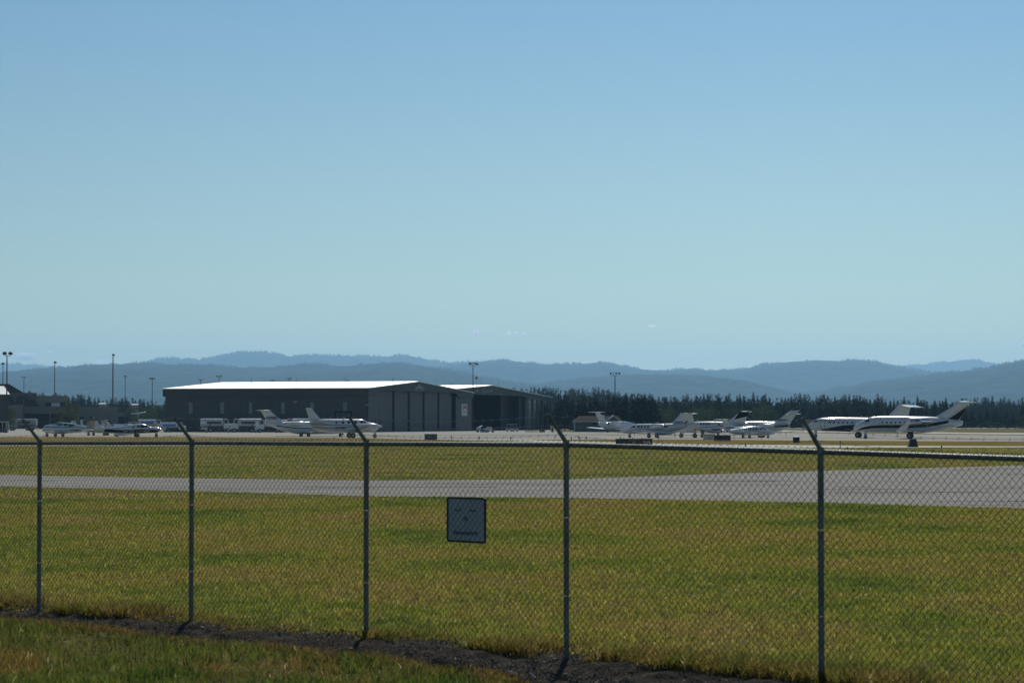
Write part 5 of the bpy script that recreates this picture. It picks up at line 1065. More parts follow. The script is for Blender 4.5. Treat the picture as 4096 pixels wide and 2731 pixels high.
plane(dict(name="business_jet", label="white jet with curved dark pinstripes up its t tail, nose towards the shed", yg=1751, cx=2640, yaw=-22, w=.95, nose=-1,
    fus=[(2486, 1722, 1728), (2494, 1716, 1732.5), (2510, 1711, 1734.5), (2528, 1705, 1735), (2540, 1698, 1735), (2552, 1695.5, 1735), (2580, 1694.5, 1735.5), (2620, 1694, 1737), (2650, 1693.5, 1740), (2672, 1693, 1738), (2700, 1693, 1732), (2730, 1693, 1723), (2760, 1692, 1712), (2785, 1689, 1700), (2794, 1688, 1692)],
    fins=[dict(root=((2682, 1696), (2775, 1692)), tip=((2722, 1653), (2764, 1652)), th=.3, paint=[([(2706, 1706), (2730, 1697), (2748, 1681), (2750, 1682), (2736, 1700), (2712, 1708)], BLACKP)])],
    stabs=[dict(root=(2722, 2768, 1655), tip=(2740, 2764, 1653.5), span=3.2, th=.24)],
    win=[(2559, 2566.5, 1702, 1710.5), (2572, 2579, 1702, 1710.5), (2584.5, 2591.5, 1702, 1710.5), (2597, 2604, 1702, 1710.5)], shield=[[(2527, 1711), (2534, 1704.5), (2538, 1702), (2538, 1709), (2530, 1712)], [(2538.5, 1709), (2540, 1701.5), (2548, 1701), (2547, 1710)]],
    door=[[(2557, 1697), (2569, 1697), (2569, 1722), (2557, 1722)]],
    stripes=[([(2505, 1728), (2545, 1717.5), (2580, 1714), (2620, 1718), (2680, 1720), (2720, 1714), (2750, 1704)], [(2505, 1729.5), (2545, 1719), (2580, 1715.5), (2620, 1720.5), (2680, 1723.5), (2720, 1717), (2750, 1705.5)], BLACKP), ([(2590, 1713.5), (2650, 1714), (2700, 1711), (2750, 1700)], [(2590, 1714.5), (2650, 1716), (2700, 1713), (2750, 1701.5)], DBLUE)],
    engines=[dict(box=(2619, 2668, 1695, 1712), y=1.45, pylon=1, prof=[(0, .8), (.05, .95), (.3, 1), (.8, .92), (1, .75)]), dict(box=(2666, 2679, 1699, 1709), y=1.45, mat=DARKM, prof=[(0, 1), (.5, 1), (1, .9)])],
    wings=[dict(root=(2600, 2690, 1734), tip=(2600, 2632, 1728), span=7.0, th=.34)], gear=[(2521, 1734, .24, 0), (2612, 1735, .32, 1.9)],
    text=[("N253CW", 2698, 2733, 1684, 1692, BLACKP, .32)], bits=[(2627, 1694, 2631, 1687)], beacon=[(2752, 1652)]))
plane(dict(name="turboprop_aeroplane", label="white twin propeller aeroplane with black topped tail between two jets", yg=1750.6, Y=404, cx=2860, yaw=-20, w=.85, nose=-1,
    fus=[(2705, 1716, 1722), (2730, 1709, 1727), (2755, 1701, 1729), (2768, 1692, 1730), (2780, 1687, 1731), (2800, 1685.5, 1731.5), (2840, 1685, 1732), (2880, 1686, 1732), (2910, 1687, 1729), (2940, 1688, 1723), (2970, 1690, 1716), (3000, 1694, 1706)],
    fins=[dict(root=((2905, 1690), (2975, 1694)), tip=((2958, 1646), (2990, 1645)), th=.28, paint=[([(2936, 1677), (2956, 1647), (2992, 1645), (2984, 1665)], BLACKP), ([(2925, 1701), (2975, 1694), (2972, 1700), (2932, 1704)], BLACKP)])],
    stabs=[dict(root=(2960, 2992, 1646), tip=(2975, 2990, 1646), span=2.6, th=.2)],
    win=[(2794.5, 2802.5, 1692, 1700.5, 1), (2805, 2813.5, 1692, 1700.5, 1), (2816, 2824, 1692, 1700.5, 1), (2827, 2835, 1692, 1700.5, 1), (2837.5, 2845.5, 1692, 1700.5, 1), (2876, 2884.5, 1694, 1700.5, 1)], shield=[[(2763, 1699), (2768, 1693.5), (2772, 1692), (2770, 1699)], [(2771.5, 1699), (2773.5, 1692), (2779, 1693), (2777, 1699)]],
    stripes=[([(2740, 1712), (2800, 1708), (2870, 1704), (2930, 1700), (2975, 1697)], [(2740, 1714), (2800, 1711), (2870, 1706.5), (2930, 1703), (2975, 1700)], BLACKP)],
    engines=[dict(box=(2724, 2815, 1711, 1730), y=2.3, prof=[(0, .45), (.1, .8), (.35, 1), (.7, .9), (1, .4)], prop=2719, plen=1.25, blades=4, rot=90)],
    wings=[dict(root=(2790, 2870, 1729), tip=(2815, 2845, 1712), span=8.0, th=.34, winglet=(.7, .3))], gear=[(2727, 1727, .3, 0), (2797, 1729, .33, 2.3, 1)],
    text=[("N568TT", 2853, 2887, 1713, 1720.5, BLACKP, "fus")], bits=[(2792, 1685, 2791, 1679), (2858, 1685, 2860, 1678)]))
plane(dict(name="business_jet", label="very small white jet with dark pinstripes in front of the others, beside the black sign", yg=1752.6, cx=2990, yaw=17, w=.72, nose=1,
    fus=[(2893, 1714, 1720), (2905, 1708, 1728), (2930, 1708, 1735), (2960, 1709, 1738), (2985, 1706, 1740), (3005, 1704, 1741), (3025, 1703.5, 1741), (3042, 1705, 1741), (3055, 1710, 1741), (3070, 1716, 1740.5), (3085, 1720, 1739.5), (3098, 1727, 1736), (3103, 1731, 1733)],
    fins=[dict(root=((2945, 1710), (2895, 1712)), tip=((2905, 1677), (2882, 1675)), th=.2)], stabs=[dict(root=(2905, 2882, 1678), tip=(2900, 2872, 1677.5), span=2.3, th=.16)],
    win=[(2991, 2997, 1712.5, 1720), (3004, 3010.5, 1712, 1720), (3016, 3024, 1711, 1720.5), (3032, 3043, 1711, 1718, .6)], shield=[[(3044, 1706.5), (3050, 1707.5), (3064, 1717), (3058, 1720), (3046, 1712)]],
    door=[[(3013, 1706), (3027, 1706), (3027, 1730), (3013, 1730)]],
    stripes=[([(2930, 1716), (2980, 1719), (3040, 1727), (3090, 1729)], [(2930, 1718), (2980, 1721), (3040, 1729), (3090, 1730)], GREENP), ([(2970, 1713), (3010, 1718), (3050, 1723)], [(2970, 1714), (3010, 1719), (3050, 1724)], DBLUE)],
    engines=[dict(box=(2962, 2896, 1715, 1732), y=1.15, pylon=1, prof=[(0, .8), (.08, 1), (.5, .95), (1, .65)])],
    wings=[dict(root=(3000, 2955, 1736), tip=(2985, 2960, 1728), span=5.2)], gear=[(3075, 1739, .2, 0), (2985, 1738, .24, 1.3)], text=[("N500FB", 2893, 2929, 1708, 1714, BLACKP, .5)], bits=[(2971, 1709, 2966, 1701)]))
plane(dict(name="business_jet", label="white jet with dark banded tail cone and mid fin tailplane, behind the very small jet", yg=1749.6, cx=3020, yaw=-16, w=.95, nose=-1,
    fus=[(2850, 1712, 1720), (2870, 1702, 1726), (2895, 1690, 1729), (2930, 1685.5, 1730), (2980, 1685, 1731), (3030, 1685, 1733), (3070, 1686, 1731), (3100, 1687, 1727), (3130, 1690, 1721), (3150, 1697, 1710), (3155, 1702, 1706)],
    fins=[dict(root=((3060, 1687), (3155, 1698)), tip=((3167, 1634), (3197, 1634)), mid=[((3108, 1679), (3163, 1682))], th=.3, paint=[([(3160, 1642), (3168, 1635), (3196, 1634), (3190, 1640)], BLACKP)])],
    stabs=[dict(root=(3138, 3184, 1656), tip=(3165, 3190, 1655), span=3.0, th=.2)],
    win=[(2966, 2971.5, 1696, 1703.5), (2977.5, 2983.5, 1695.5, 1703.5), (2990, 2996, 1695.5, 1703), (3002.5, 3008, 1695.5, 1703), (3015, 3020.5, 1695, 1702.5), (3027.5, 3033, 1695, 1702.5)],
    stripes=[([(3060, 1706), (3100, 1703), (3153, 1699)], [(3060, 1709.5), (3100, 1709), (3154, 1706)], BLACKP), ([(3060, 1700), (3100, 1698), (3148, 1696)], [(3060, 1701.5), (3100, 1700), (3150, 1698)], DBLUE)],
    engines=[dict(box=(3050, 3102, 1695, 1712), y=1.5, pylon=1)], wings=[dict(root=(2950, 3050, 1731), tip=(2990, 3025, 1726), span=7.0)],
    gear=[(2876, 1728, .24, 0, 1), (3045, 1732, .34, 1.4, 1)], text=[("N835TM", 3110, 3145, 1676, 1683, BLACKP, .34)], beacon=[(3184, 1634)]))
plane(dict(name="business_jet", label="large white jet with dark blue belly sweep, half behind the largest jet", yg=1749.5, Y=404, cx=3450, yaw=-13, w=1.15, nose=-1,
    fus=[(3224, 1709, 1716), (3234, 1701, 1719), (3250, 1692, 1720.5), (3262, 1682, 1721), (3275, 1675, 1722), (3295, 1671, 1723), (3330, 1669.5, 1724), (3400, 1669.5, 1726), (3470, 1670, 1729), (3530, 1670, 1730), (3580, 1671, 1724), (3620, 1673, 1710), (3650, 1676, 1695)],
    fins=[dict(root=((3540, 1674), (3625, 1672)), tip=((3592, 1614), (3640, 1616)), mid=[((3582, 1627), (3634, 1634))], th=.34)], stabs=[dict(root=(3594, 3655, 1621), tip=(3640, 3682, 1629), span=3.9, th=.24)],
    win=[(x, x + 7, 1685, 1694) for x in (3322, 3339, 3356, 3373, 3391, 3409)], shield=[[(3257, 1688), (3266, 1680), (3277, 1679), (3277, 1686)]], door=[[(3290, 1674), (3306, 1674), (3305, 1716), (3289, 1716)]],
    stripes=[([(3290, 1719), (3330, 1710), (3380, 1700), (3430, 1697), (3520, 1697)], [(3290, 1722), (3330, 1723.8), (3380, 1725.8), (3430, 1727.8), (3520, 1729.8)], DBLUE)],
    engines=[dict(box=(3520, 3580, 1675, 1698), y=1.8, pylon=1)], wings=[dict(root=(3400, 3510, 1726), tip=(3445, 3480, 1712), span=9.5, winglet=(1.2, .8), mat=GREYP)],
    gear=[(3268, 1721, .25, 0, 1), (3434, 1728, .42, 1.6, 1)], bits=[(3345, 1670, 3349, 1664), (3441, 1670, 3446, 1663), (3459, 1670, 3463, 1664)]))
plane(dict(name="business_jet", label="largest jet, white with one black stripe sweeping up its tall tail", yg=1754.5, cx=3640, yaw=-12, w=1.3, nose=-1,
    fus=[(3421, 1706, 1714), (3428, 1699, 1721), (3440, 1691, 1725), (3455, 1682, 1728), (3470, 1674, 1729.5), (3485, 1668, 1730.5), (3505, 1665, 1731), (3550, 1664, 1731.5), (3620, 1664, 1732), (3680, 1665, 1732), (3720, 1666, 1729), (3760, 1669, 1724), (3800, 1675, 1713), (3835, 1681, 1702), (3844, 1684, 1697)],
    fins=[dict(root=((3735, 1668), (3830, 1682)), tip=((3828, 1603), (3868, 1606)), mid=[((3800, 1628), (3850, 1641))], th=.4, paint=[([(3750, 1688), (3800, 1668), (3856, 1629), (3848, 1650), (3830, 1676), (3790, 1690), (3760, 1692)], BLACKP)])],
    stabs=[dict(root=(3826, 3876, 1607), tip=(3862, 3900, 1609), span=4.3, th=.28)],
    win=[(x, x + 6.5, 1685.5, 1693.5) for x in (3532, 3549, 3566, 3583, 3600, 3618, 3636)], shield=[[(3462, 1687), (3470, 1679.5), (3484, 1677.5), (3485, 1686)]], door=[[(3505, 1667), (3527, 1667), (3523, 1712), (3500, 1712)]],
    stripes=[([(3434, 1719), (3460, 1708.5), (3490, 1702), (3530, 1699.5), (3640, 1698.5), (3700, 1696), (3750, 1687), (3790, 1681)], [(3434, 1724), (3460, 1717), (3490, 1712.5), (3530, 1711.5), (3640, 1711.5), (3700, 1708), (3750, 1700), (3790, 1691)], BLACKP)],
    engines=[dict(box=(3636, 3688, 1670, 1697), y=2.0, pylon=1, exh=(3688, 3729, .6), prof=[(0, .8), (.05, .93), (.3, 1), (1, .94)])],
    wings=[dict(root=(3590, 3700, 1728), tip=(3600, 3636, 1722), span=9.6, th=.45, winglet=(1.35, .9))], gear=[(3467, 1729, .27, 0, 1), (3640, 1730, .46, 1.6, 1)],
    text=[("N150BB", 3644, 3680, 1678, 1686, BLACKP, 2.0 + .535)], bits=[(3541, 1664, 3545, 1658)], beacon=[(3582, 1664)]))

# ------------------------------------------------------------------ fuel trucks and service vehicles
def wheel(parent, x, y, r, wd=.3):
    rg = [[(x + r * q * math.cos(a * math.pi / 10), y + yy, r + r * q * math.sin(a * math.pi / 10)) for a in range(20)] for yy, q in ((-wd / 2, .6), (-wd / 2, .9), (-wd / 3, 1), (wd / 3, 1), (wd / 2, .9), (wd / 2, .6))]
    w_ = MB().loft(rg).build("wheel", TYRE, parent, True); MB().tube((x, y - wd / 2 - .01, r), (x, y + wd / 2 + .01, r), r * .45, 12).build("hub", HUB, w_); return w_
def rbox(x0, x1, y0, y1, z0, z1, r, n=4):
    """box with rounded top/bottom edges along x"""
    P = []; yc, zc = (y0 + y1) / 2, (z0 + z1) / 2; hy, hz = (y1 - y0) / 2, (z1 - z0) / 2
    for cy, cz_, a0 in ((hy - r, hz - r, 0), (-hy + r, hz - r, 90), (-hy + r, -hz + r, 180), (hy - r, -hz + r, 270)):
        for i in range(n + 1): a = math.radians(a0 + 90 * i / n); P.append((yc + cy + r * math.cos(a), zc + cz_ + r * math.sin(a)))
    return MB().loft([[(x, p[0], p[1]) for p in P] for x in (x0, x1)])
def truck(x0, x1, ytop, Y, face, label, blue=False, cabover=False, steel=False, yaw=0, rear=False, group="fuel trucks"):
    """side-on tanker; face=+1 cab at larger x"""
    A = at(x0, ytop, Y); Bx = at(x1, ytop, Y); L = Bx.x - A.x; H = A.z; e = empty("fuel_truck", ((A.x + Bx.x) / 2, Y, 0), math.radians(yaw)); tag(e, label, "truck", group)
    s = face; W = H * .38; u = lambda f: (f - .5) * L * s        # f = 0 at the rear, 1 at the front bumper
    def bx(name, f0, f1, y0, y1, z0, z1, mat, par=e): a, b = sorted((u(f0), u(f1))); return MB().box(a, b, y0, y1, z0 * H, z1 * H).build(name, mat, par)
    def rb(name, f0, f1, z0, z1, mat, r=.25, par=e, w_=1.0): a, b = sorted((u(f0), u(f1))); return rbox(a, b, -W * w_, W * w_, z0 * H, z1 * H, r * (z1 - z0) * H * .9).build(name, mat, par, True)
    body = TRUCKG if steel else TRUCKW
    bx("chassis", .02, .97, -W * .5, W * .5, .2, .3, DARKM)
    tk = rb("tank", .02, .70, .40, .93, body, .5)
    bx("tank_walkway", .06, .66, -W * .35, W * .35, .935, .97, METAL, tk); bx("side_rail", .04, .68, -W * 1.03, -W * .97, .78, .81, METAL, tk)
    if blue: bx("blue_panel", .12, .62, -W * 1.015, -W * .985, .56, .76, BLUEP, tk)
    else: bx("dark_recess", .22, .66, -W * 1.015, -W * .985, .58, .74, DARKM, tk)
    bx("equipment_cabinet", .05, .24, -W * 1.0, W * 1.0, .2, .352, body); bx("equipment_bay", .42, .62, -W * .98, W * .98, .17, .352, DARKM)
    bx("logo_plate", .30, .345, -W * 1.02, -W * .99, .47, .56, REDP, tk); bx("logo_plate", .55, .60, -W * 1.03, -W * 1.0, .66, .72, REDP, tk)
    bx("rear_step", -.01, .03, -W * .9, W * .9, .17, .22, ORANGE if rear else METAL)
    # cab
    zt = .93 if not blue else .9
    a_, b_, c_, d_ = (.73, .78, .88, .985) if not cabover else (.74, .78, .96, .985)
    P = [(a_, .24), (a_, zt), (c_ - .03, zt), (c_ + .01 if not cabover else .975, .62), (d_, .55 if not cabover else .6), (d_, .24)]
    cab = MB().prism([(u(f), -W * .93, z * H) for f, z in P], (0, W * 1.86, 0)).build("cab", body, e)
    for sg in (-1, 1):
        yy = sg * W * .93
        MB().prism([(u(f), yy, z * H) for f, z in ((a_ + .02, .62), (a_ + .02, zt - .06), (c_ - .045, zt - .06), (c_ - .015, .62))], (0, sg * .02, 0)).build("side_window", DGLASS, cab)
    w0 = Vector((u(c_ - .03), 0, zt * H)); w1 = Vector((u(c_ + .01 if not cabover else .975), 0, .62 * H)); dn = Vector((s * .03, 0, .01))
    MB().prism([w0 + (w1 - w0) * .1 + Vector((0, -W * .82, 0)) + dn, w0 + (w1 - w0) * .1 + Vector((0, W * .82, 0)) + dn, w0 + (w1 - w0) * .9 + Vector((0, W * .82, 0)) + dn, w0 + (w1 - w0) * .9 + Vector((0, -W * .82, 0)) + dn], (s * .02, 0, 0)).build("windshield", DGLASS, cab)
    bx("grille", .986, .992, -W * .55, W * .55, .32, .5, DARKM, cab); bx("bumper", .97, 1.0, -W * .98, W * .98, .17, .26, METAL)
    for sg in (-1, 1): bx("headlight", .986, .996, sg * W * .75 - .12, sg * W * .75 + .12, .34, .42, CHROME, cab)
    bx("mirror", .84, .85, -W * 1.25, -W * 1.1, .66, .82, DARKM, cab); MB().tube((u(.8), 0, zt * H), (u(.8), 0, zt * H + .22), .12, 8).build("beacon", ORANGE, cab)
    r = H * .155
    for f in (.2, .33, .86):
        for sg in (-1, 1): wheel(e, u(f), sg * W * .82, r, .32)
    return e
def front_truck(x0, x1, ytop, Y, length, yaw, label, blue=False):
    """truck nosing towards the camera"""
    A = at(x0, ytop, Y); Bx = at(x1, ytop, Y); H = A.z; pxm = length
    e = truck(x0, x0 + length * FPX / Y, ytop, Y + length / 2, -1, label, blue=blue); e.rotation_euler[2] = math.radians(yaw); e.location = ((A.x + Bx.x) / 2 + math.cos(math.radians(yaw)) * length / 2, Y + length / 2 * abs(math.sin(math.radians(yaw))) + 1, 0); return e
truck(36, 150, 1672, 720, -1, "old grey tanker truck with red tail light, half hidden by the ribbed metal shed", steel=True, group=None)
truck(553, 655, 1674, 700, 1, "white tanker truck with blue side panel, behind the black bellied aeroplane", blue=True, yaw=6)
truck(640, 745, 1686, 606, 1, "lowest small tanker truck with blue band, close to the end corner of the long hangar", blue=True)
truck(800, 930, 1670, 600, 1, "white tanker with its equipment end alone before the wall, first of the closely parked tankers", yaw=5, rear=True)
truck(918, 1048, 1670, 594, -1, "white tanker truck with large chrome grille, nose out just behind the first tanker", yaw=10)
truck(1020, 1150, 1675, 586, -1, "white tanker truck with low bonnet whose cab shows just behind the small jet tail", yaw=10)
truck(1130, 1262, 1670, 596, -1, "tanker truck with bright polished tank hidden behind both parked aircraft", yaw=4)
# boom truck behind the black bellied aeroplane
e = empty("boom_truck", (at(535, 1700, 760).x, 760, 0)); tag(e, "grey utility truck with folded lifting boom and white flat bucket cover, beside the terminal", "truck"); o_ = e.location
def P3(x, y, Y=760): return at(x, y, Y)
pxbox(MB(), 512, 556, 1686, 1712, 760, 763).build("body", TRUCKG, e, off=o_); pxbox(MB(), 524, 540, 1690, 1700, 759.9, 759.99).build("side_panel", BROWNP, e, off=o_)
MB().tube(P3(497, 1668, 761), P3(531, 1652, 761), .22, 6).build("boom", DARKM, e, off=o_)
MB().prism([P3(522, 1653, 760), P3(552, 1650.5, 760), P3(578, 1645, 760), P3(579, 1648, 760), P3(553, 1654, 760), P3(524, 1655.5, 760)], (0, 2.4, 0)).build("bucket_cover", TRUCKW, e, off=o_)
MB().prism([P3(535, 1655, 760), P3(541.5, 1655, 760), P3(542, 1672, 760), P3(535, 1672, 760)], (0, .8, 0)).build("hanging_panel", DARKM, e, off=o_)
MB().prism([P3(550.5, 1654, 760), P3(556, 1654, 760), P3(554, 1686, 760), P3(550, 1686, 760)], (0, .8, 0)).build("boom_mast", BROWNP, e, off=o_)
for x_ in (519, 548): wheel(e, at(x_, 1700, 760).x - o_.x, -.3, .55)
# baggage cart
e = empty("baggage_cart", (at(12, 1700, 575).x, 576, 0)); tag(e, "white framed open baggage cart beside the foot of the nearest tall pole", "cart"); o_ = e.location
fr = MB()
for x_ in (-14, 9, 24):
    for Yy in (575, 577): a = at(x_, 1686, 575); fr.box(a.x, a.x + .1, Yy, Yy + .1, .5, a.z)
fr.build("frame", TRUCKW, e, off=o_); pxbox(MB(), -16, 27, 1685, 1687.5, 574.9, 577.3).build("roof", TRUCKW, e, off=o_); pxbox(MB(), -16, 27, 1713, 1720, 574.9, 577.3).build("deck", DARKM, e, off=o_); pxbox(MB(), -14, 20, 1690, 1713, 576.8, 577).build("curtain", DARKHOLE, e, off=o_)
for x_ in (-6, 18): wheel(e, at(x_, 1700, 575).x - o_.x, -.7, .36, .2)
a = at(26, 1712, 575); b_ = at(31, 1728, 575); MB().tube(a, b_, .06, 6).build("tow_bar", TRUCKW, e, off=o_)
# tugs in the mouth of the open hangar
def tug(x0, x1, ytop, Y, label, roof=False):
    A = at(x0, ytop, Y); Bx = at(x1, ytop, Y); L = Bx.x - A.x; H = A.z; e = empty("tow_tug", ((A.x + Bx.x) / 2, Y, 0)); tag(e, label, "tug", "tugs at the open hangar")
    MB().prism([(-L / 2, -.8, .3), (L / 2, -.8, .3), (L / 2, -.8, H * .5), (L * .25, -.8, H * .55), (L * .2, -.8, H), (-L * .42, -.8, H), (-L / 2, -.8, H * .6)], (0, 1.6, 0)).build("body", TRUCKW, e)
    MB().prism([(-L * .33, -.82, H * .5), (-L * .05, -.82, H * .5), (-L * .08, -.82, H * .92), (-L * .3, -.82, H * .92)], (0, .015, 0)).build("panel", GREYP, e)
    for f in (-.3, .32): wheel(e, L * f, -.75, .34, .2); wheel(e, L * f, .75, .34, .2)
    MB().box(L * .45, L * .55, -.5, .5, .35, .6).build("bumper", DARKM, e)
    if roof: MB().add([(-L * .1, -.8, H * 1.0), (L * .5, -.8, H * 1.18), (L * .5, .8, H * 1.3), (-L * .1, .8, H * 1.12)], [(0, 1, 2, 3)]).prism([(-L * .1, -.8, H * .98), (L * .5, -.8, H * 1.16), (L * .5, -.8, H * 1.2), (-L * .1, -.8, H * 1.02)], (0, 1.6, 0)).build("sun_shade", CHROME, e)
tug(1906, 1930, 1707, 600, "boxy white tug with shiny slanted cover, just outside the open hangar corner", True)
tug(1932, 1947, 1713, 602, "smallest white tug squeezed between two larger ones at the open hangar"); tug(1944, 1977, 1707, 599, "white tug with tall square body and low bonnet at the open hangar")
def golf_cart(x, Y, label):
    a = at(x, 1700, Y); e = empty("golf_cart", (a.x, Y, 0)); tag(e, label, "golf cart", "golf carts in the shade of the open hangar")
    MB().prism([(-1.1, -.6, .3), (1.2, -.6, .3), (1.2, -.6, .75), (.6, -.6, .9), (.4, -.6, .5), (-.3, -.6, .5), (-.35, -.6, .8), (-1.1, -.6, .8)], (0, 1.2, 0)).build("body", GREYP, e)
    f = MB(); [f.box(q, q + .05, s_, s_ + .05, .7, 1.85) for q in (-.9, .7) for s_ in (-.58, .53)]; f.build("frame", METAL, e); MB().box(-1.0, .9, -.65, .65, 1.85, 1.92).build("roof", TRUCKW, e)
    for q in (-.7, .8): wheel(e, q, -.55, .24, .18); wheel(e, q, .55, .24, .18)
golf_cart(2041, 640, "dim golf cart parked in shade before the lit door leaf"); golf_cart(2056, 642, "second dim golf cart beside it nearer the hangar pier")
# picket fence, barrel pots and plants at the glazed end
e = empty("picket_fence", (at(2126, 1700, 610).x, 610, 0)); tag(e, "low weathered picket fence below the tall hangar windows", "fence"); o_ = e.location; WOOD = pm("weathered_wood", (.13, .1, .06), .8, var=.2)
for i in range(15):
    x_ = 2101 + i * 3.4; a = at(x_, 1714 + (i % 2) * .3, 610); MB().box(a.x, a.x + .11, 610, 610.05, 0, a.z).build("picket", WOOD, e, off=o_)
a = at(2100, 1717, 610); b_ = at(2152, 1717, 610); MB().box(a.x, b_.x, 610.06, 610.1, a.z - .1, a.z).build("rail", WOOD, e, off=o_)
e = empty("planter", (at(2168, 1700, 608).x, 608, 0)); tag(e, "low orange brown wooden planter beside the picket fence", "planter"); o_ = e.location; pxbox(MB(), 2156, 2180, 1717, 1727, 608, 609, 0).build("box", pm("orange_brown_wood", (.22, .1, .03), .7), e, off=o_); pxbox(MB(), 2155, 2181, 1715.5, 1717, 607.9, 609.1).build("rim", WOOD, e, off=o_)
def small_bush(x, ytop, Y, wsc, label):
    V, F = decid_mesh(int(x), n=700, wide=.5); top = at(x, ytop, Y); e = empty("bush", (top.x, Y, 0)); e.scale = (top.z * wsc, top.z * wsc, top.z); npmesh("crown", V - np.array([0, 0, .05]), F, DEC, e); MB().tube((0, 0, 0), (0, 0, .4), .03, 6, .01).build("stem", BARK, e); tag(e, label, "bush")
small_bush(2203, 1711, 606, 1.3, "small rounded green bush at the outer corner of the open hangar"); small_bush(2219, 1719, 606, 1.4, "lowest little bush next to the rounded one")
e = empty("dark_bin", (at(2210, 1700, 609).x, 609, 0)); tag(e, "dark square bin behind the small bush at the hangar corner", "bin"); pxbox(MB(), 2206, 2214, 1708, 1727, 609, 610.2, 0).build("body", DARKM, e, off=e.location); pxbox(MB(), 2205.5, 2214.5, 1707, 1708, 608.9, 610.3).build("lid", BLACKP, e, off=e.location)
# wire fence posts beyond the hangar corner
for i, x_ in enumerate((2250, 2257, 2261, 2281)):
    a = at(x_, 1709 + (i % 2), 690); e = empty("field_post", (a.x, 690, 0)); MB().box(a.x - .08, a.x + .08, 690, 690.16, 0, a.z).build("post", WOOD, e, off=e.location); MB().box(a.x - .1, a.x + .1, 689.98, 690.18, a.z, a.z + .06).build("cap", WOOD, e, off=e.location); tag(e, "thin wooden post on the grass between the open hangar and the small shed", "post", "posts between hangar and shed")

# ------------------------------------------------------------------ signs, boxes, edge lights
def board(name, x0, x1, y0, y1, Y, mat, label, cat="sign", dep=.35, legs=2):
    a = at(x0, y0, Y); b_ = at(x1, y1, Y); e = empty(name, ((a.x + b_.x) / 2, Y, 0)); tag(e, label, cat); z0 = max(b_.z, .06 if legs else 0)
    MB().box(a.x, b_.x, Y, Y + dep, z0, a.z).build("cabinet", mat, e, off=e.location)
    MB().box(a.x - .03, b_.x + .03, Y - .03, Y + dep + .03, a.z, a.z + .04).build("top_trim", DARKM, e, off=e.location)
    for i in range(legs): x_ = a.x + (b_.x - a.x) * (.15 + .7 * i / max(legs - 1, 1)); MB().tube((x_, Y + dep / 2, 0), (x_, Y + dep / 2, z0), .05, 8).build("leg", METAL, e, off=e.location)
    return e
SIGNB = pm("sign_black_face", (.012, .012, .014), .45); SIGNRD = pm("sign_red_face", (.2, .012, .02), .45); YEL = pm("sign_yellow", (.55, .42, .03), .5); WHT = pm("sign_white", (.75, .75, .75), .5)
Y = 245.0; e = board("runway_sign", 2463, 2610, 1755.5, 1789, Y, SIGNB, "long low black and red sign with yellow letter and white number"); o_ = e.location
def fbox(x0, x1, y0, y1, mat, nm, d=.01, par=e): a = at(x0, y0, Y); b_ = at(x1, y1, Y); return MB().box(a.x, b_.x, Y - d, Y - d + .006, b_.z, a.z).build(nm, mat, par, off=o_)
fbox(2559, 2609, 1757, 1787, SIGNRD, "red_panel")
for a in ((2515, 2558, 1758, 1759.5), (2515, 2558, 1784, 1785.5), (2515, 2516.8, 1759.5, 1784), (2556.2, 2558, 1759.5, 1784)): fbox(*a, YEL, "yellow_border")
def ftext(txt, x0, x1, y0, y1, mat, Yd, par, off):
    V, F = text_pts(txt, bold=.04); a = at(x0, y0, Yd); b_ = at(x1, y1, Yd); MB().add([(a.x + (b_.x - a.x) * u, Yd, b_.z + (a.z - b_.z) * v) for u, v in V], F).build("lettering", mat, par, off=off)
ftext("F", 2531, 2544, 1763, 1781, YEL, Y - .02, e, o_); ftext("30", 2572, 2603, 1763, 1783, WHT, Y - .02, e, o_)
for x_ in (2494, 2530, 2568): a = at(x_, 1755.5, Y); MB().tube((a.x, Y + .17, a.z + .03), (a.x, Y + .17, a.z + .12), .05, 8).build("top_lamp", ORANGE, e, off=o_)
e = board("airfield_sign", 2857, 2923, 1741, 1764.5, 328, SIGNB, "wide black sign back standing on the verge beside a white box", dep=.3); a = at(2858, 1758, 328); b_ = at(2922, 1762, 328); MB().box(a.x, b_.x, 327.98, 328, b_.z, a.z).build("lower_band", TRUCKG, e, off=e.location)
e = board("equipment_box", 2814, 2860, 1736, 1757.5, 352, GREYP, "pale grey two door box on the verge behind the black sign", "box", 1.2, 0); a = at(2838, 1737, 352); MB().box(a.x - .02, a.x + .02, 351.98, 352, .05, a.z).build("door_gap", DARKM, e, off=e.location)
e = board("equipment_box", 1698, 1748, 1736, 1759, 353, pm("box_grey", (.14, .14, .13), .7), "dull grey three section box on the verge before the closed hangar", "box", 1.0, 0)
for x_ in (1712, 1730): a = at(x_, 1737, 353); MB().box(a.x - .03, a.x + .03, 352.98, 353, .05, a.z).build("door_gap", DARKM, e, off=e.location)
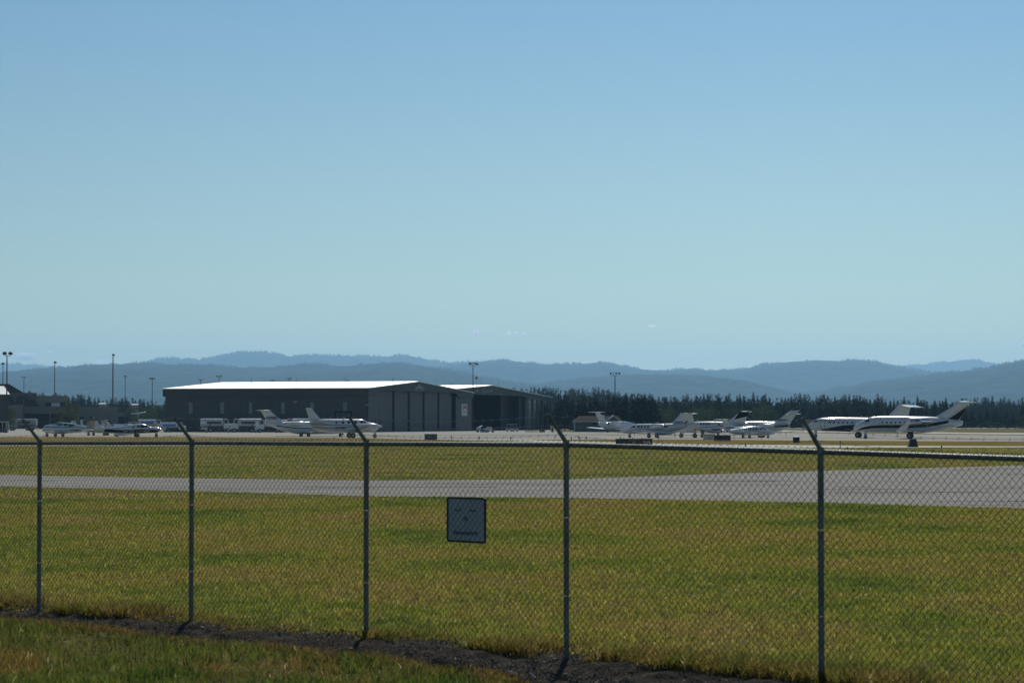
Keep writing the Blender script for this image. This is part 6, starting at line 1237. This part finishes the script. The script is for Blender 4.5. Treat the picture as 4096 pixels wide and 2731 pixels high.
# barrel shaped sign and tapered black box
Y = 292.0; a = at(3172, 1745, Y); b_ = at(3197, 1770, Y); e = empty("airfield_sign", ((a.x + b_.x) / 2, Y, 0)); tag(e, "short barrel shaped dark sign end on, left of the slanted barbed arm", "sign"); o_ = e.location; e["label"] = "short barrel sided dark sign on two stubby legs beside a slanted barbed arm"
zc = (a.z + b_.z) / 2; hz = (a.z - b_.z) / 2; W = (b_.x - a.x) / 2; cxm = (a.x + b_.x) / 2
rg = [[(cxm + x_ * W, Y + yy * q, zc + z_ * hz * q2) for yy, z_ in ((-.3, -.9), (-.38, 0), (-.3, .9), (0, 1), (.3, .9), (.38, 0), (.3, -.9), (0, -1))] for x_, q, q2 in ((-1, .7, .75), (-.85, 1, 1), (.0, 1, 1), (.85, 1, 1), (1, .7, .75))]
MB().loft(rg).build("cabinet", SIGNB, e, True, o_); MB().box(cxm - .02, cxm + .35, Y - .42, Y - .4, zc - hz * .8, zc + hz * .8).build("face_plate", DBLUE, e, off=o_)
for q in (-.3, .3): MB().tube((cxm + q * W, Y, 0), (cxm + q * W, Y, zc - hz * .8), .04, 6).build("leg", METAL, e, off=o_)
Y = 255.0; a = at(3640, 1755, Y); b_ = at(3663, 1755, Y); c = at(3631, 1788, Y); d = at(3671, 1788, Y); e = empty("distance_marker", ((a.x + b_.x) / 2, Y, 0)); tag(e, "black tapered marker box standing below the wheels of the largest jet", "marker"); o_ = e.location
V = [(c.x, Y - .5, 0), (d.x, Y - .5, 0), (d.x, Y + .5, 0), (c.x, Y + .5, 0), (a.x, Y - .3, a.z), (b_.x, Y - .3, a.z), (b_.x, Y + .3, a.z), (a.x, Y + .3, a.z)]
MB().add(V, [(0, 1, 5, 4), (1, 2, 6, 5), (2, 3, 7, 6), (3, 0, 4, 7), (4, 5, 6, 7), (3, 2, 1, 0)]).build("cabinet", pm("marker_black", (.02, .022, .022), .5, bump=.2), e, off=o_); MB().box(c.x - .05, d.x + .05, Y - .55, Y + .55, .0, .05).build("base", CONC, e, off=o_)
# blue plates on a post in front of the twin propeller aeroplane
Y = 392; a = at(1367, 1732, Y); e = empty("marker_post", (a.x, Y, 0)); tag(e, "thin post with two small dark blue plates under the twin propeller aeroplane", "post"); MB().tube((a.x, Y, 0), (a.x, Y, a.z), .03, 6).build("post", METAL, e, off=e.location)
for q in (-.28, .04): MB().box(a.x + q, a.x + q + .24, Y - .04, Y - .02, a.z - .3, a.z).build("plate", DBLUE, e, off=e.location)
def stake(x, yt, yb, col, label, name="edge_light", r=.035, head=True, grp="edge lights along the taxiway"):
    Y = YG(yb); a = at(x, yt, Y); e = empty(name, (a.x, Y, 0)); tag(e, label, "edge light" if head else "stake", grp)
    MB().tube((a.x, Y, 0), (a.x, Y, a.z - (.12 if head else 0)), r, 6).build("stem", DARKM if head else GREYP, e, off=e.location)
    if head:
        MB().tube((a.x, Y, a.z - .3), (a.x, Y, a.z - .08), .05, 8, .09).build("housing", DARKM, e, off=e.location); MB().tube((a.x, Y, a.z - .08), (a.x, Y, a.z + .03), .075, 8, .04).build("lens", col, e, True, e.location)
    else: MB().tube((a.x, Y, a.z - .15), (a.x, Y, a.z), r * 1.25, 6).build("cap", DARKM, e, off=e.location)
BLENS = pm("blue_lens", (.02, .03, .12), .2); RLENS = pm("red_lens_small", (.5, .05, .03), .3); WLENS = pm("clear_lens", (.6, .6, .6), .2)
for x_, a, b_, c, l in [(1805, 1742, 1760, BLENS, "dark edge light just beside the grey three section box"), (1917, 1746, 1764.5, BLENS, "dark edge light below the white tugs"), (2043, 1747, 1765, WLENS, "clear topped edge light below the golf carts"), (2220, 1742, 1757, BLENS, "edge light just before the barbed arm nearest the shed"),
    (2285, 1747, 1768.5, RLENS, "red topped edge light nearest the barbed arm by the shed"), (2313, 1741, 1757, BLENS, "farther dark edge light between two red topped ones"), (2319, 1747, 1768.5, RLENS, "second red topped edge light past the barbed arm"), (2346, 1747, 1757.5, BLENS, "short dark edge light past the red topped pair"),
    (2482, 1747, 1757.5, BLENS, "dark edge light peeping over the black and red sign"), (2635, 1743, 1771, WLENS, "tall clear topped edge light beyond the end of the black and red sign"), (3045, 1743, 1757.5, WLENS, "clear edge light below the nose gear of the very small jet")]:
    stake(x_, a, b_, c, l)
for x_, a, b_, l in [(2648, 1761, 1781, "short stake just past the red end of the long sign"), (2983, 1773, 1794, "dark stake in front of the pale taxiway below the very small jet"), (3361, 1764, 1793, "tall grey stake between the second and last barbed arms"), (3390, 1787, 1806, "short stake just beyond the last barbed arm"), (3733, 1797, 1816, "short stake past the tapered black box"), (3766, 1782, 1811, "tall pale stake past the tapered black box"), (3947, 1808, 1826, "last short stake near the edge of the view"),
    (2935, 1738, 1752, "thick dark stake under the wing of the very small jet"), (3144, 1730, 1749, "lit topped stake on the apron by the banded jet tail"), (2538, 1733, 1750.5, "dark stake beside the nose wheel of the pinstriped jet"), (3591, 1735, 1749, "tan stake between the wheels of the largest jet"), (915, 1708, 1748, "thin tall stake in front of the rounded tanker")]:
    stake(x_, a, b_, None, l, "field_stake", .05 if x_ != 915 else .02, False, "stakes about the taxiways")
